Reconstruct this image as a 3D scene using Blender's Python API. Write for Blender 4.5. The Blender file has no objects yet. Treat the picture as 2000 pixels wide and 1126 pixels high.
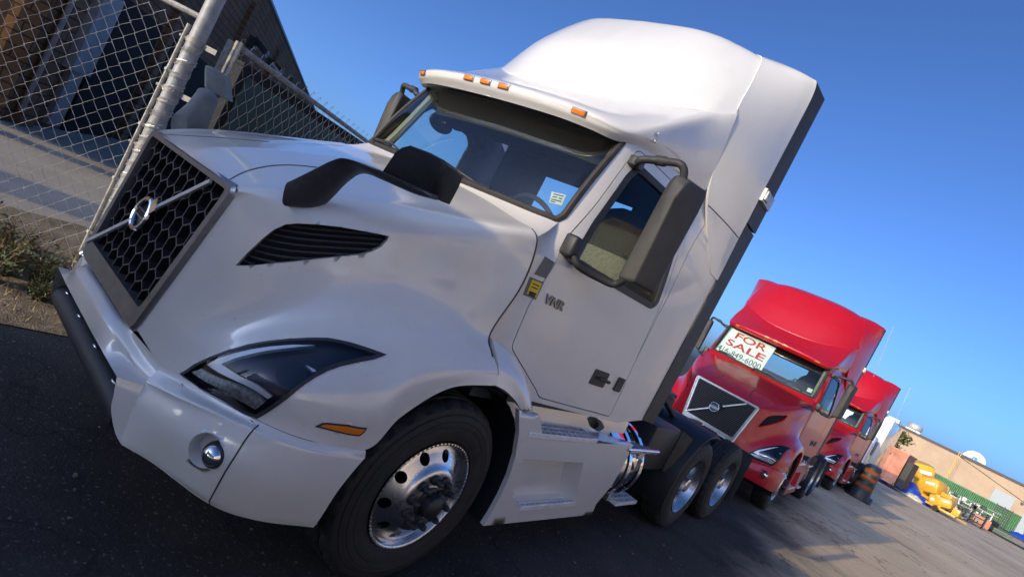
import bpy, bmesh, math, random
import numpy as np
from mathutils import Vector, Matrix, geometry
from mathutils.bvhtree import BVHTree

random.seed(7)
scene = bpy.context.scene
COL = scene.collection
R_ = math.radians

# ------------------------------------------------------------------ camera
CAM_C = np.array([2.792, -1.023, 1.750])
AZ, EL, ROLL, FPX = -0.665, -0.041, 0.476, 1105.06
PW, PH = 2000.0, 1126.0
FW = np.array([math.cos(EL)*math.sin(AZ), math.cos(EL)*math.cos(AZ), math.sin(EL)])
_r0 = np.array([math.cos(AZ), -math.sin(AZ), 0.0]); _u0 = np.cross(_r0, FW)
RT = _r0*math.cos(ROLL) + _u0*math.sin(ROLL)
UP = -_r0*math.sin(ROLL) + _u0*math.cos(ROLL)
cam_d = bpy.data.cameras.new('camera'); cam = bpy.data.objects.new('camera', cam_d); COL.objects.link(cam)
cam_d.sensor_fit = 'HORIZONTAL'; cam_d.sensor_width = 36.0; cam_d.lens = 36.0*FPX/PW
cam_d.clip_start = 0.05; cam_d.clip_end = 6000
M = Matrix(((RT[0], UP[0], -FW[0], CAM_C[0]), (RT[1], UP[1], -FW[1], CAM_C[1]), (RT[2], UP[2], -FW[2], CAM_C[2]), (0, 0, 0, 1)))
cam.matrix_world = M
scene.camera = cam

# ------------------------------------------------------------------ light
SUN_TO = Vector((-0.48, -3.49, 1.0)).normalized()
SUN_EL = math.asin(SUN_TO.z); SUN_AZ = math.atan2(SUN_TO.x, SUN_TO.y)
world = bpy.data.worlds.new('World'); scene.world = world; world.use_nodes = True
wn = world.node_tree.nodes; wl = world.node_tree.links; wn.clear()
wo = wn.new('ShaderNodeOutputWorld'); bg = wn.new('ShaderNodeBackground'); sky = wn.new('ShaderNodeTexSky')
sky.sky_type = 'NISHITA'; sky.sun_disc = False; sky.sun_elevation = SUN_EL; sky.sun_rotation = SUN_AZ
sky.air_density = 0.55; sky.dust_density = 3.4; sky.ozone_density = 5.6; sky.altitude = 300
bg.inputs['Strength'].default_value = 0.15
gm = wn.new('ShaderNodeGamma'); gm.inputs['Gamma'].default_value = 1.10
wl.new(sky.outputs[0], gm.inputs[0]); wl.new(gm.outputs[0], bg.inputs[0]); wl.new(bg.outputs[0], wo.inputs[0])
sd = bpy.data.lights.new('sun', 'SUN'); sun = bpy.data.objects.new('sun', sd); COL.objects.link(sun)
sd.energy = 2.0; sd.angle = R_(0.40); sd.color = (1.0, 0.75, 0.36)
sun.rotation_euler = (-SUN_TO).to_track_quat('-Z', 'Y').to_euler()
scene.view_settings.view_transform = 'Standard'; scene.view_settings.look = 'None'
scene.view_settings.exposure = 0.72; scene.view_settings.gamma = 1.0
scene.view_settings.use_curve_mapping = False
scene.cycles.max_bounces = 8; scene.cycles.transparent_max_bounces = 12

# ------------------------------------------------------------------ measuring helpers
def ray(px, py):
    return FW + RT*((px-PW/2)/FPX) - UP*((py-PH/2)/FPX)
def P(px, py, **k):
    """world point on the sight line through a photo pixel where one coordinate is known (x=, y=, z= or depth d=)"""
    d = ray(px, py)
    (a, v), = k.items()
    if a == 'd': return CAM_C + d*v
    i = 'xyz'.index(a)
    return CAM_C + d*((v-CAM_C[i])/d[i])

# ------------------------------------------------------------------ object helpers
def tag(o, label=None, cat=None, group=None, kind=None):
    if label: o['label'] = label
    if cat: o['category'] = cat
    if group: o['group'] = group
    if kind: o['kind'] = kind
    return o
def empty(name, loc=(0, 0, 0), rz=0.0):
    o = bpy.data.objects.new(name, None); COL.objects.link(o)
    o.location = loc; o.rotation_euler = (0, 0, rz); o.empty_display_size = 0.2
    return o
def obj(name, mesh, mat=None, parent=None):
    if mat is not None and len(mesh.materials) == 0:
        for m in (mat if isinstance(mat, (list, tuple)) else [mat]): mesh.materials.append(m)
    o = bpy.data.objects.new(name, mesh); COL.objects.link(o)
    if parent is not None: o.parent = parent
    return o
def mesh_of(vs, fs, smooth=True, angle=35, name='mesh', weld=0.0):
    me = bpy.data.meshes.new(name)
    me.from_pydata([tuple(map(float, v)) for v in vs], [], [tuple(int(i) for i in f) for f in fs])
    me.update()
    if weld > 0:
        bm = bmesh.new(); bm.from_mesh(me); bmesh.ops.remove_doubles(bm, verts=bm.verts, dist=weld)
        bm.to_mesh(me); bm.free()
    if smooth:
        me.polygons.foreach_set('use_smooth', [True]*len(me.polygons))
        if angle: me.set_sharp_from_angle(angle=R_(angle))
    return me
class MB:
    """collects simple solids into one mesh"""
    def __init__(s): s.v = []; s.f = []
    def add(s, vs, fs):
        b = len(s.v); s.v.extend([tuple(map(float, v)) for v in vs]); s.f.extend([tuple(i+b for i in f) for f in fs]); return s
    def box(s, lo, hi, c=0.0, M=None):
        bm = bmesh.new()
        bmesh.ops.create_cube(bm, size=1.0)
        for v in bm.verts:
            v.co = Vector([(lo[i]+hi[i])/2 + v.co[i]*(hi[i]-lo[i]) for i in range(3)])
        if c > 0: bmesh.ops.bevel(bm, geom=list(bm.edges), offset=c, segments=2, profile=0.5, affect='EDGES')
        if M is not None: bmesh.ops.transform(bm, matrix=M, verts=bm.verts)
        bm.verts.index_update(); s.add([v.co for v in bm.verts], [[v.index for v in f.verts] for f in bm.faces]); bm.free(); return s
    def tube(s, pts, r, n=8, caps=True, closed=False):
        pts = [Vector(p) for p in pts]; N = len(pts); rs = r if isinstance(r, (list, tuple)) else [r]*N
        vs = []; fs = []; ref = None
        for i, p in enumerate(pts):
            if closed: t = pts[(i+1) % N]-pts[i-1]
            else: t = pts[min(i+1, N-1)]-pts[max(i-1, 0)]
            t.normalize()
            if ref is None:
                ref = t.cross(Vector((0, 0, 1)))
                if ref.length < 0.1: ref = t.cross(Vector((0, 1, 0)))
            ref = (ref - t*ref.dot(t)).normalized(); b = t.cross(ref)
            for k in range(n):
                a = 2*math.pi*k/n; vs.append(p + (ref*math.cos(a)+b*math.sin(a))*rs[i])
        for i in range(N if closed else N-1):
            j = (i+1) % N
            for k in range(n):
                fs.append((i*n+k, i*n+(k+1) % n, j*n+(k+1) % n, j*n+k))
        if caps and not closed: fs.append(tuple(range(n))[::-1]); fs.append(tuple((N-1)*n+k for k in range(n)))
        return s.add(vs, fs)
    def cyl(s, a, b, r, n=16): return s.tube([a, b], r, n)
    def lathe(s, prof, c=(0, 0, 0), axis='x', n=48, closed=False):
        """prof: list of (axial, radius)"""
        vs = []; fs = []; m = len(prof)
        for i in range(n):
            a = 2*math.pi*i/n; ca, sa = math.cos(a), math.sin(a)
            for (h, r) in prof:
                if axis == 'x': v = (h, r*ca, r*sa)
                elif axis == 'y': v = (r*ca, h, r*sa)
                else: v = (r*ca, r*sa, h)
                vs.append((v[0]+c[0], v[1]+c[1], v[2]+c[2]))
        for i in range(n):
            j = (i+1) % n
            for k in range(m-1): fs.append((i*m+k, i*m+k+1, j*m+k+1, j*m+k))
        return s.add(vs, fs)
    def prism(s, poly, d):
        """poly: 3d points of a flat polygon, d: extrusion vector"""
        n = len(poly); d = Vector(d); vs = [Vector(p) for p in poly] + [Vector(p)+d for p in poly]
        fs = [tuple(range(n)), tuple(range(2*n-1, n-1, -1))] + [(i, (i+1) % n, n+(i+1) % n, n+i) for i in range(n)]
        return s.add(vs, fs)
    def blob(s, c, r, sub=1, jit=0.0):
        bm = bmesh.new(); bmesh.ops.create_icosphere(bm, subdivisions=sub, radius=1.0)
        rr = r if isinstance(r, (list, tuple)) else (r, r, r)
        for v in bm.verts:
            k = 1+random.uniform(-jit, jit); v.co = Vector((c[0]+v.co.x*rr[0]*k, c[1]+v.co.y*rr[1]*k, c[2]+v.co.z*rr[2]*k))
        bm.verts.index_update(); s.add([v.co for v in bm.verts], [[v.index for v in f.verts] for f in bm.faces]); bm.free(); return s
    def mesh(s, smooth=True, angle=35, fix=True, weld=0.0):
        me = mesh_of(s.v, s.f, False, weld=weld)
        if fix:
            bm = bmesh.new(); bm.from_mesh(me); bmesh.ops.recalc_face_normals(bm, faces=bm.faces); bm.to_mesh(me); bm.free()
        if smooth:
            me.polygons.foreach_set('use_smooth', [True]*len(me.polygons)); me.set_sharp_from_angle(angle=R_(angle))
        return me
    def obj(s, name, mat, parent=None, smooth=True, angle=35, fix=True):
        return obj(name, s.mesh(smooth, angle, fix), mat, parent)
def mirx(me):
    m2 = me.copy()
    n = len(m2.vertices); co = np.empty(n*3); m2.vertices.foreach_get('co', co); co[0::3] *= -1; m2.vertices.foreach_set('co', co)
    m2.flip_normals(); m2.update(); return m2
def spline(pts, n, closed=False):
    """Catmull-Rom through pts, n samples per span"""
    p = np.array([list(q) for q in pts], float); N = len(p); out = []
    for i in range(N if closed else N-1):
        if closed: a, b, c, d = p[(i-1) % N], p[i], p[(i+1) % N], p[(i+2) % N]
        else:
            b, c = p[i], p[i+1]; a = p[i-1] if i > 0 else 2*b-c; d = p[i+2] if i+2 < N else 2*c-b
        for k in range(n):
            t = k/n; out.append(0.5*((2*b)+(-a+c)*t+(2*a-5*b+4*c-d)*t*t+(-a+3*b-3*c+d)*t**3))
    if not closed: out.append(p[-1])
    return np.array(out)
def inside(poly, pts):
    poly = np.asarray(poly); x, y = pts[:, 0], pts[:, 1]; r = np.zeros(len(pts), bool); j = len(poly)-1
    for i in range(len(poly)):
        xi, yi = poly[i]; xj, yj = poly[j]
        c = ((yi > y) != (yj > y)) & (x < (xj-xi)*(y-yi)/((yj-yi) if yj != yi else 1e-12)+xi)
        r ^= c; j = i
    return r
def dens(poly, step, closed=True):
    """resample a polyline so that no segment is longer than step"""
    poly = np.asarray(poly, float); out = []; N = len(poly)
    for i in range(N if closed else N-1):
        a, b = poly[i], poly[(i+1) % N]; k = max(1, int(math.ceil(np.linalg.norm(b-a)/step)))
        for q in range(k): out.append(a+(b-a)*q/k)
    if not closed: out.append(poly[-1])
    return np.array(out)
class Surf:
    """a smooth surface patch: ev(uv)->xyz over a rectangle of parameters"""
    def __init__(s, ev, lo, hi, n=(90, 90), ref=(0, 2.0, 1.0)):
        s.ev = ev; s.lo = np.array(lo, float); s.hi = np.array(hi, float); s.n = n; s.bvh = None; s.sg = 1.0
        g = grid_pts(s.lo+(s.hi-s.lo)*0.05, s.hi-(s.hi-s.lo)*0.05, 9, 9)
        s.sg = 1.0 if (s.nrm(g)*(ev(g)-np.array(ref))).sum(1).mean() > 0 else -1.0
    def nrm(s, uv):
        h = (s.hi-s.lo)*1e-3; uv = np.asarray(uv, float)
        du = s.ev(uv+[h[0], 0])-s.ev(uv-[h[0], 0]); dv = s.ev(uv+[0, h[1]])-s.ev(uv-[0, h[1]])
        n = np.cross(du, dv); n /= (np.linalg.norm(n, axis=1, keepdims=True)+1e-12)
        return n*s.sg
    def uv(s, px, py):
        if s.bvh is None:
            a, b = s.n; U, V = np.meshgrid(np.linspace(0, 1, a), np.linspace(0, 1, b), indexing='ij')
            s.g = np.stack([U.ravel(), V.ravel()], -1)*(s.hi-s.lo)+s.lo; pts = s.ev(s.g)
            s.tri = []
            for i in range(a-1):
                for j in range(b-1):
                    q = i*b+j; s.tri += [(q, q+1, q+b), (q+1, q+b+1, q+b)]
            s.pts = pts; s.bvh = BVHTree.FromPolygons([Vector(p) for p in pts], s.tri)
        d = Vector(ray(px, py)).normalized(); hit = s.bvh.ray_cast(Vector(CAM_C), d)
        if hit[0] is None:   # past the edge: nearest parameter in the picture
            dd = s.pts-CAM_C; z = dd@FW; X = PW/2+FPX*(dd@RT)/z; Y = PH/2-FPX*(dd@UP)/z
            return s.g[np.argmin((X-px)**2+(Y-py)**2)]
        i0, i1, i2 = s.tri[hit[2]]; A, B, Cc = (Vector(s.pts[i]) for i in (i0, i1, i2))
        w = geometry.barycentric_transform(hit[0], A, B, Cc, Vector((1, 0, 0)), Vector((0, 1, 0)), Vector((0, 0, 1)))
        return s.g[i0]*w[0]+s.g[i1]*w[1]+s.g[i2]*w[2]
    def uvs(s, pix): return np.array([s.uv(*q) for q in pix])
def tri_region(outer, holes, grid_pts, step):
    """constrained triangulation of a 2-d region with holes; returns verts, tris"""
    vs = []; es = []
    loops = [dens(outer, step)] + [dens(h, step) for h in holes]
    for L in loops:
        b = len(vs); vs += [Vector(p) for p in L]; es += [(b+i, b+(i+1) % len(L)) for i in range(len(L))]
    allL = np.array([list(v) for v in vs])
    g = np.asarray(grid_pts)
    g = g[inside(loops[0], g)]
    for h in loops[1:]: g = g[~inside(h, g)]
    if len(g):
        keep = np.ones(len(g), bool)
        for k in range(0, len(g), 2000):
            q = g[k:k+2000]; d = np.sqrt(((q[:, None]-allL[None])**2).sum(-1)).min(1); keep[k:k+2000] = d > step*0.45
        g = g[keep]
    vs += [Vector(p) for p in g]
    v, e, f, *_ = geometry.delaunay_2d_cdt(vs, es, [], 0, 1e-7)
    v = np.array([list(q) for q in v]); f = np.array([list(t) for t in f if len(t) == 3])
    c = v[f].mean(1); ok = inside(loops[0], c)
    for h in loops[1:]: ok &= ~inside(h, c)
    return v, f[ok]
def grid_pts(lo, hi, nx, ny):
    U, V = np.meshgrid(np.linspace(lo[0], hi[0], nx), np.linspace(lo[1], hi[1], ny), indexing='ij')
    return np.stack([U.ravel(), V.ravel()], -1)
def norm_scale(S, uv):   # work in a metric-like parameter space
    return uv
def cut(S, outer, holes, nx, ny, step, off=0.0):
    """surface region as (verts, faces) with outward-facing triangles"""
    outer = np.asarray(outer, float)
    lo, hi = outer.min(0), outer.max(0)
    v, f = tri_region(outer, holes, grid_pts(lo, hi, nx, ny), step)
    p = S.ev(v); n = S.nrm(v)
    fn = np.cross(p[f[:, 1]]-p[f[:, 0]], p[f[:, 2]]-p[f[:, 0]]); flip = (fn*n[f[:, 0]]).sum(1) < 0
    f[flip] = f[flip][:, ::-1]
    return p+n*off, f
def skirt(S, loop, o1, o2, step=0.01):
    """wall along a closed loop of parameters from offset o1 to offset o2"""
    L = dens(loop, step); p = S.ev(L); n = S.nrm(L); N = len(L)
    vs = np.vstack([p+n*o1, p+n*o2]); fs = [(i, (i+1) % N, N+(i+1) % N, N+i) for i in range(N)]
    return vs, fs
def join(*parts):
    V = []; F = []
    for v, f in parts:
        b = len(V); V.extend([tuple(q) for q in v]); F.extend([tuple(int(i)+b for i in t) for t in f])
    return V, F
def plate(S, outer, holes=(), off=0.002, thick=0.006, nx=14, ny=14, step=0.02):
    """thin curved plate following S: face at off, edges turned inwards by thick"""
    parts = [cut(S, outer, holes, nx, ny, step, off)]
    for L in [outer]+list(holes): parts.append(skirt(S, L, off, off-thick, step))
    return join(*parts)
def inset(loop, d):
    """shrink (d>0) a closed 2-d loop"""
    L = np.asarray(loop, float); n = len(L); A = 0.0
    for i in range(n): A += L[i][0]*L[(i+1) % n][1]-L[(i+1) % n][0]*L[i][1]
    sgn = 1 if A > 0 else -1; out = []
    for i in range(n):
        a, b, c = L[i-1], L[i], L[(i+1) % n]
        t1 = (b-a)/(np.linalg.norm(b-a)+1e-12); t2 = (c-b)/(np.linalg.norm(c-b)+1e-12)
        m = np.array([-(t1[1]+t2[1]), t1[0]+t2[0]])*sgn; m /= (np.linalg.norm(m)+1e-12)
        n1 = np.array([-t1[1], t1[0]])*sgn; k = d/max(0.35, float(m@n1)); out.append(b+m*k)
    return np.array(out)
def strip_loop(line, w):
    """closed outline of a narrow band along an open 2-d polyline"""
    L = np.asarray(line, float); n = len(L); a = []; b = []
    for i in range(n):
        t = L[min(i+1, n-1)]-L[max(i-1, 0)]; t /= (np.linalg.norm(t)+1e-12); m = np.array([-t[1], t[0]])*w/2
        a.append(L[i]+m); b.append(L[i]-m)
    return np.array(a+b[::-1])
def rnd(loop, r, k=4):
    """round the corners of a closed 2-d polygon"""
    L = np.asarray(loop, float); n = len(L); out = []
    for i in range(n):
        a, b, c = L[i-1], L[i], L[(i+1) % n]; d1 = np.linalg.norm(a-b); d2 = np.linalg.norm(c-b); q = min(r, d1*0.45, d2*0.45)
        p1 = b+(a-b)/d1*q; p2 = b+(c-b)/d2*q
        for j in range(k+1):
            t = j/k; out.append((1-t)**2*p1+2*t*(1-t)*b+t*t*p2)
    return np.array(out)
def cr_grid(G):
    """Catmull-Rom surface through a grid of control points -> ev(uv), uv in [0,1]^2"""
    G = np.asarray(G, float); a, b = G.shape[:2]
    E = np.zeros((a+2, b+2, 3)); E[1:-1, 1:-1] = G
    E[0, 1:-1] = 2*G[0]-G[1]; E[-1, 1:-1] = 2*G[-1]-G[-2]
    E[:, 0] = 2*E[:, 1]-E[:, 2]; E[:, -1] = 2*E[:, -2]-E[:, -3]
    def basis(t):
        return np.stack([-t+2*t*t-t**3, 2-5*t*t+3*t**3, t+4*t*t-3*t**3, -t*t+t**3], -1)*0.5
    def ev(uv):
        uv = np.asarray(uv, float); u = uv[:, 0]*(a-1); v = uv[:, 1]*(b-1)
        i = np.clip(np.floor(u).astype(int), 0, a-2); j = np.clip(np.floor(v).astype(int), 0, b-2)
        bu = basis(u-i); bv = basis(v-j); out = np.zeros((len(uv), 3))
        for p in range(4):
            for q in range(4):
                out += (bu[:, p]*bv[:, q])[:, None]*E[i+p, j+q]
        return out
    return ev
def full_grid(S, nu, nv, rect=((0, 0), (1, 1))):
    g = grid_pts(rect[0], rect[1], nu, nv); p = S.ev(g); n = S.nrm(g); f = []
    for i in range(nu-1):
        for j in range(nv-1):
            q = i*nv+j; f.append((q, q+1, q+nv+1, q+nv))
    a = p[[t[1] for t in f]]-p[[t[0] for t in f]]; b = p[[t[3] for t in f]]-p[[t[0] for t in f]]
    fl = (np.cross(a, b)*n[[t[0] for t in f]]).sum(1) < 0
    f = [t[::-1] if k else t for t, k in zip(f, fl)]
    return p, f
def sym(vf):
    v, f = vf; v = np.asarray(v, float); m = v*np.array([-1, 1, 1]); b = len(v)
    return np.vstack([v, m]), [tuple(t) for t in f]+[tuple(int(i)+b for i in t)[::-1] for t in f]
def far(vf):
    v, f = vf; return np.asarray(v, float)*np.array([-1, 1, 1]), [tuple(t)[::-1] for t in f]
def text_mesh(body, size, depth=0.0, bold=False):
    cu = bpy.data.curves.new('lettering', 'FONT'); cu.body = body; cu.size = size; cu.extrude = depth; cu.align_x = 'CENTER'; cu.align_y = 'CENTER'
    cu.resolution_u = 3
    if bold: cu.offset = size*0.018
    o = bpy.data.objects.new('lettering', cu); COL.objects.link(o)
    dg = bpy.context.evaluated_depsgraph_get(); dg.update()
    me = bpy.data.meshes.new_from_object(o.evaluated_get(dg)); bpy.data.objects.remove(o)
    return me
def text_on(name, body, size, origin, ex, ey, mat, parent, depth=0.001, bold=False, wx=1.0):
    ex = Vector(ex).normalized(); ey = Vector(ey); ey = (ey-ex*ey.dot(ex)).normalized(); ez = ex.cross(ey)
    me = text_mesh(body, size, depth, bold); ex = ex*wx
    me.transform(Matrix(((ex.x, ey.x, ez.x, origin[0]), (ex.y, ey.y, ez.y, origin[1]), (ex.z, ey.z, ez.z, origin[2]), (0, 0, 0, 1))))
    return obj(name, me, mat, parent)

# ------------------------------------------------------------------ materials
def mat(name, color, rough=0.5, metal=0.0, coat=0.0, spec=0.5, var=0.0, vscale=8.0, bump=0.0, bscale=60.0, rvar=0.0, emit=None, dark=None, detail=6.0, coords='Object'):
    m = bpy.data.materials.new(name); m.use_nodes = True; nt = m.node_tree; N = nt.nodes; L = nt.links
    b = N['Principled BSDF']; b.inputs['Base Color'].default_value = (*color, 1); b.inputs['Roughness'].default_value = rough
    b.inputs['Metallic'].default_value = metal; b.inputs['Coat Weight'].default_value = coat; b.inputs['Coat Roughness'].default_value = 0.04
    b.inputs['Specular IOR Level'].default_value = spec
    tc = N.new('ShaderNodeTexCoord')
    if var > 0 or rvar > 0:
        nz = N.new('ShaderNodeTexNoise'); nz.inputs['Scale'].default_value = vscale; nz.inputs['Detail'].default_value = detail; nz.inputs['Roughness'].default_value = 0.62
        L.new(tc.outputs[coords], nz.inputs['Vector'])
    if var > 0:
        cr = N.new('ShaderNodeValToRGB'); cr.color_ramp.elements[0].position = 0.33; cr.color_ramp.elements[1].position = 0.68
        dk = dark or tuple(c*(1-var) for c in color); lt = tuple(min(1, c*(1+var*0.6)) for c in color)
        cr.color_ramp.elements[0].color = (*dk, 1); cr.color_ramp.elements[1].color = (*lt, 1)
        L.new(nz.outputs['Fac'], cr.inputs['Fac']); L.new(cr.outputs['Color'], b.inputs['Base Color'])
    if rvar > 0:
        mr = N.new('ShaderNodeMapRange'); mr.inputs['To Min'].default_value = max(0.02, rough-rvar); mr.inputs['To Max'].default_value = min(1, rough+rvar)
        L.new(nz.outputs['Fac'], mr.inputs['Value']); L.new(mr.outputs['Result'], b.inputs['Roughness'])
    if bump > 0:
        n2 = N.new('ShaderNodeTexNoise'); n2.inputs['Scale'].default_value = bscale; n2.inputs['Detail'].default_value = 5.0
        L.new(tc.outputs[coords], n2.inputs['Vector'])
        bp = N.new('ShaderNodeBump'); bp.inputs['Strength'].default_value = bump; bp.inputs['Distance'].default_value = 0.02
        L.new(n2.outputs['Fac'], bp.inputs['Height']); L.new(bp.outputs['Normal'], b.inputs['Normal'])
    if emit: b.inputs['Emission Color'].default_value = (*emit, 1); b.inputs['Emission Strength'].default_value = 1.0
    return m
def paint_mat(name, color, dirt, rough=0.32, coat=1.0, ior=1.62):
    """clear-coated vehicle paint with road film, fine specks and faint scratches in the gloss"""
    m = mat(name, color, rough, coat=coat, var=0.0); nt = m.node_tree; N = nt.nodes; L = nt.links; b = N['Principled BSDF']
    b.inputs['Coat IOR'].default_value = ior
    tc = N.new('ShaderNodeTexCoord')
    n1 = N.new('ShaderNodeTexNoise'); n1.inputs['Scale'].default_value = 2.2; n1.inputs['Detail'].default_value = 9; n1.inputs['Roughness'].default_value = 0.7
    n2 = N.new('ShaderNodeTexNoise'); n2.inputs['Scale'].default_value = 55; n2.inputs['Detail'].default_value = 3
    L.new(tc.outputs['Object'], n1.inputs['Vector']); L.new(tc.outputs['Object'], n2.inputs['Vector'])
    r1 = N.new('ShaderNodeMapRange'); r1.inputs['From Min'].default_value = 0.45; r1.inputs['From Max'].default_value = 0.8; r1.inputs['To Max'].default_value = dirt
    L.new(n1.outputs['Fac'], r1.inputs['Value'])
    r2 = N.new('ShaderNodeMapRange'); r2.inputs['From Min'].default_value = 0.70; r2.inputs['From Max'].default_value = 0.78; r2.inputs['To Max'].default_value = 0.35
    L.new(n2.outputs['Fac'], r2.inputs['Value'])
    ad = N.new('ShaderNodeMath'); ad.operation = 'MAXIMUM'; L.new(r1.outputs[0], ad.inputs[0]); L.new(r2.outputs[0], ad.inputs[1])
    mx = N.new('ShaderNodeMix'); mx.data_type = 'RGBA'; mx.inputs[6].default_value = (*color, 1); mx.inputs[7].default_value = (0.20, 0.17, 0.13, 1)
    L.new(ad.outputs[0], mx.inputs[0]); L.new(mx.outputs[2], b.inputs['Base Color'])
    r3 = N.new('ShaderNodeMapRange'); r3.inputs['To Min'].default_value = 0.02; r3.inputs['To Max'].default_value = 0.14; L.new(n1.outputs['Fac'], r3.inputs['Value']); L.new(r3.outputs[0], b.inputs['Coat Roughness'])
    return m
def glass_mat(name, tint=(0.9, 0.95, 0.93), body=0.0, ior=1.45, dust=0.0):
    m = bpy.data.materials.new(name); m.use_nodes = True; nt = m.node_tree; N = nt.nodes; L = nt.links; N.clear()
    o = N.new('ShaderNodeOutputMaterial'); t = N.new('ShaderNodeBsdfTransparent'); t.inputs[0].default_value = (*tint, 1)
    g = N.new('ShaderNodeBsdfGlossy'); g.inputs['Roughness'].default_value = 0.01
    fr = N.new('ShaderNodeFresnel'); fr.inputs['IOR'].default_value = ior
    mx = N.new('ShaderNodeMixShader'); L.new(fr.outputs[0], mx.inputs[0]); L.new(t.outputs[0], mx.inputs[1]); L.new(g.outputs[0], mx.inputs[2])
    last = mx.outputs[0]
    if dust > 0:
        tc = N.new('ShaderNodeTexCoord'); nz = N.new('ShaderNodeTexNoise'); nz.inputs['Scale'].default_value = 70; nz.inputs['Detail'].default_value = 4; L.new(tc.outputs['Object'], nz.inputs['Vector'])
        mr = N.new('ShaderNodeMapRange'); mr.inputs['From Min'].default_value = 0.4; mr.inputs['From Max'].default_value = 0.8; mr.inputs['To Max'].default_value = dust; L.new(nz.outputs['Fac'], mr.inputs['Value'])
        d = N.new('ShaderNodeBsdfDiffuse'); d.inputs[0].default_value = (0.45, 0.42, 0.36, 1); m2 = N.new('ShaderNodeMixShader')
        L.new(mr.outputs[0], m2.inputs[0]); L.new(last, m2.inputs[1]); L.new(d.outputs[0], m2.inputs[2]); last = m2.outputs[0]
    L.new(last, o.inputs[0]); return m
WHITE = paint_mat('white_paint', (0.69, 0.67, 0.63), 0.12)
RED = paint_mat('red_paint', (0.42, 0.004, 0.014), 0.05, rough=0.35, coat=0.5, ior=1.5)
BLACKP = mat('black_plastic', (0.026, 0.028, 0.034), 0.5, var=0.25, vscale=30, bump=0.08, bscale=400)
GREYP = mat('weathered_black_plastic', (0.034, 0.0335, 0.032), 0.6, var=0.3, vscale=9, bump=0.06, bscale=300)
DARK = mat('dark_void', (0.006, 0.006, 0.007), 0.9)
RUBBER = mat('tyre_rubber', (0.017, 0.017, 0.0175), 0.7, var=0.4, vscale=14, bump=0.1, bscale=120)
SEAL = mat('rubber_seal', (0.03, 0.027, 0.024), 0.6, var=0.3, vscale=20)
CHROME = mat('chrome', (0.86, 0.86, 0.87), 0.06, metal=1.0, rvar=0.04, vscale=25)
ALU = mat('polished_aluminium', (0.70, 0.69, 0.68), 0.27, metal=1.0, rvar=0.06, vscale=5, var=0.12)
SUNLITP = mat('sun_faded_plastic', (0.17, 0.175, 0.16), 0.7, var=0.2, vscale=12)  # lighter copy of the black plastic, sunlight painted in for the far mirror
STEPM = mat('step_aluminium', (0.78, 0.79, 0.80), 0.4, metal=0.3, var=0.15, vscale=14)
SATIN = mat('satin_silver_trim', (0.24, 0.24, 0.245), 0.34, metal=0.8, var=0.2, vscale=12)
GALV = mat('galvanised_steel', (0.50, 0.50, 0.49), 0.5, metal=0.35, var=0.25, vscale=10, bump=0.05, bscale=90)
AMBER = mat('amber_lens', (0.75, 0.20, 0.015), 0.25, coat=0.5)
BARM = mat('brushed_bar', (0.55, 0.54, 0.52), 0.38, metal=0.35)
GRILLEM = mat('grille_grey', (0.055, 0.055, 0.058), 0.45, var=0.2)
FRAMEM = mat('chassis_black', (0.018, 0.019, 0.022), 0.5, var=0.4, vscale=7)
GLASS = glass_mat('windscreen_glass', (0.74, 0.84, 0.84), ior=1.75, dust=0.02)
SIDEG = glass_mat('side_glass', (0.80, 0.88, 0.86), ior=1.3)
LENS = glass_mat('lamp_lens', (0.95, 0.97, 1.0))
LAMPIN = mat('lamp_housing', (0.010, 0.015, 0.032), 0.45)
DRL = mat('light_guide_white', (0.96, 0.97, 0.99), 0.2, coat=1.0, spec=1.0)
FROST = mat('frosted_reflector', (0.70, 0.72, 0.74), 0.3, metal=0.2, var=0.5, vscale=60)
SEATF = mat('grey_seat_fabric', (0.20, 0.19, 0.155), 0.95, var=0.3, vscale=60)
SEATD = mat('dark_seat_fabric', (0.036, 0.037, 0.040), 0.95, var=0.5, vscale=120)
INTER = mat('cab_trim_grey', (0.040, 0.052, 0.078), 0.75, var=0.2)
TRIML = mat('pillar_trim_pale', (0.34, 0.36, 0.30), 0.7)
PAPER = mat('paper_white', (0.78, 0.80, 0.76), 0.8)
INK = mat('black_ink', (0.02, 0.02, 0.02), 0.7)
REDINK = mat('red_ink', (0.55, 0.03, 0.015), 0.7)
YELLOWS = mat('yellow_sticker', (0.75, 0.55, 0.02), 0.5)
GREYS = mat('grey_decal', (0.13, 0.13, 0.13), 0.5)
# ------------------------------------------------------------------ white truck (built at the origin: nose towards -y, driver side +x)
truck = empty('semi_truck', (0, 0, 0))
TL = []                                   # parts kept for the copies
def part(name, vf_or_me, m, parent=None, smooth=True, angle=35, label=None):
    me = vf_or_me if isinstance(vf_or_me, bpy.types.Mesh) else mesh_of(vf_or_me[0], vf_or_me[1], smooth, angle)
    o = obj(name, me, m, parent or truck)
    if label: o['label'] = label
    return o

def wall_hole(a, b2, h, y):
    v = [(a[0], y, b2[0]), (a[1], y, b2[0]), (a[1], y, b2[1]), (a[0], y, b2[1]), (h[0], y, h[1]), (h[2], y, h[1]), (h[2], y, h[3]), (h[0], y, h[3])]
    return v, [(0, 1, 5, 4), (1, 2, 6, 5), (2, 3, 7, 6), (3, 0, 4, 7)]
def both(name, vf, m, parent=None, angle=35):
    return [part(name, mesh_of(*(vf if s_ > 0 else far(vf)), True, angle, weld=1e-5), m, parent) for s_ in (1, -1)]

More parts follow.
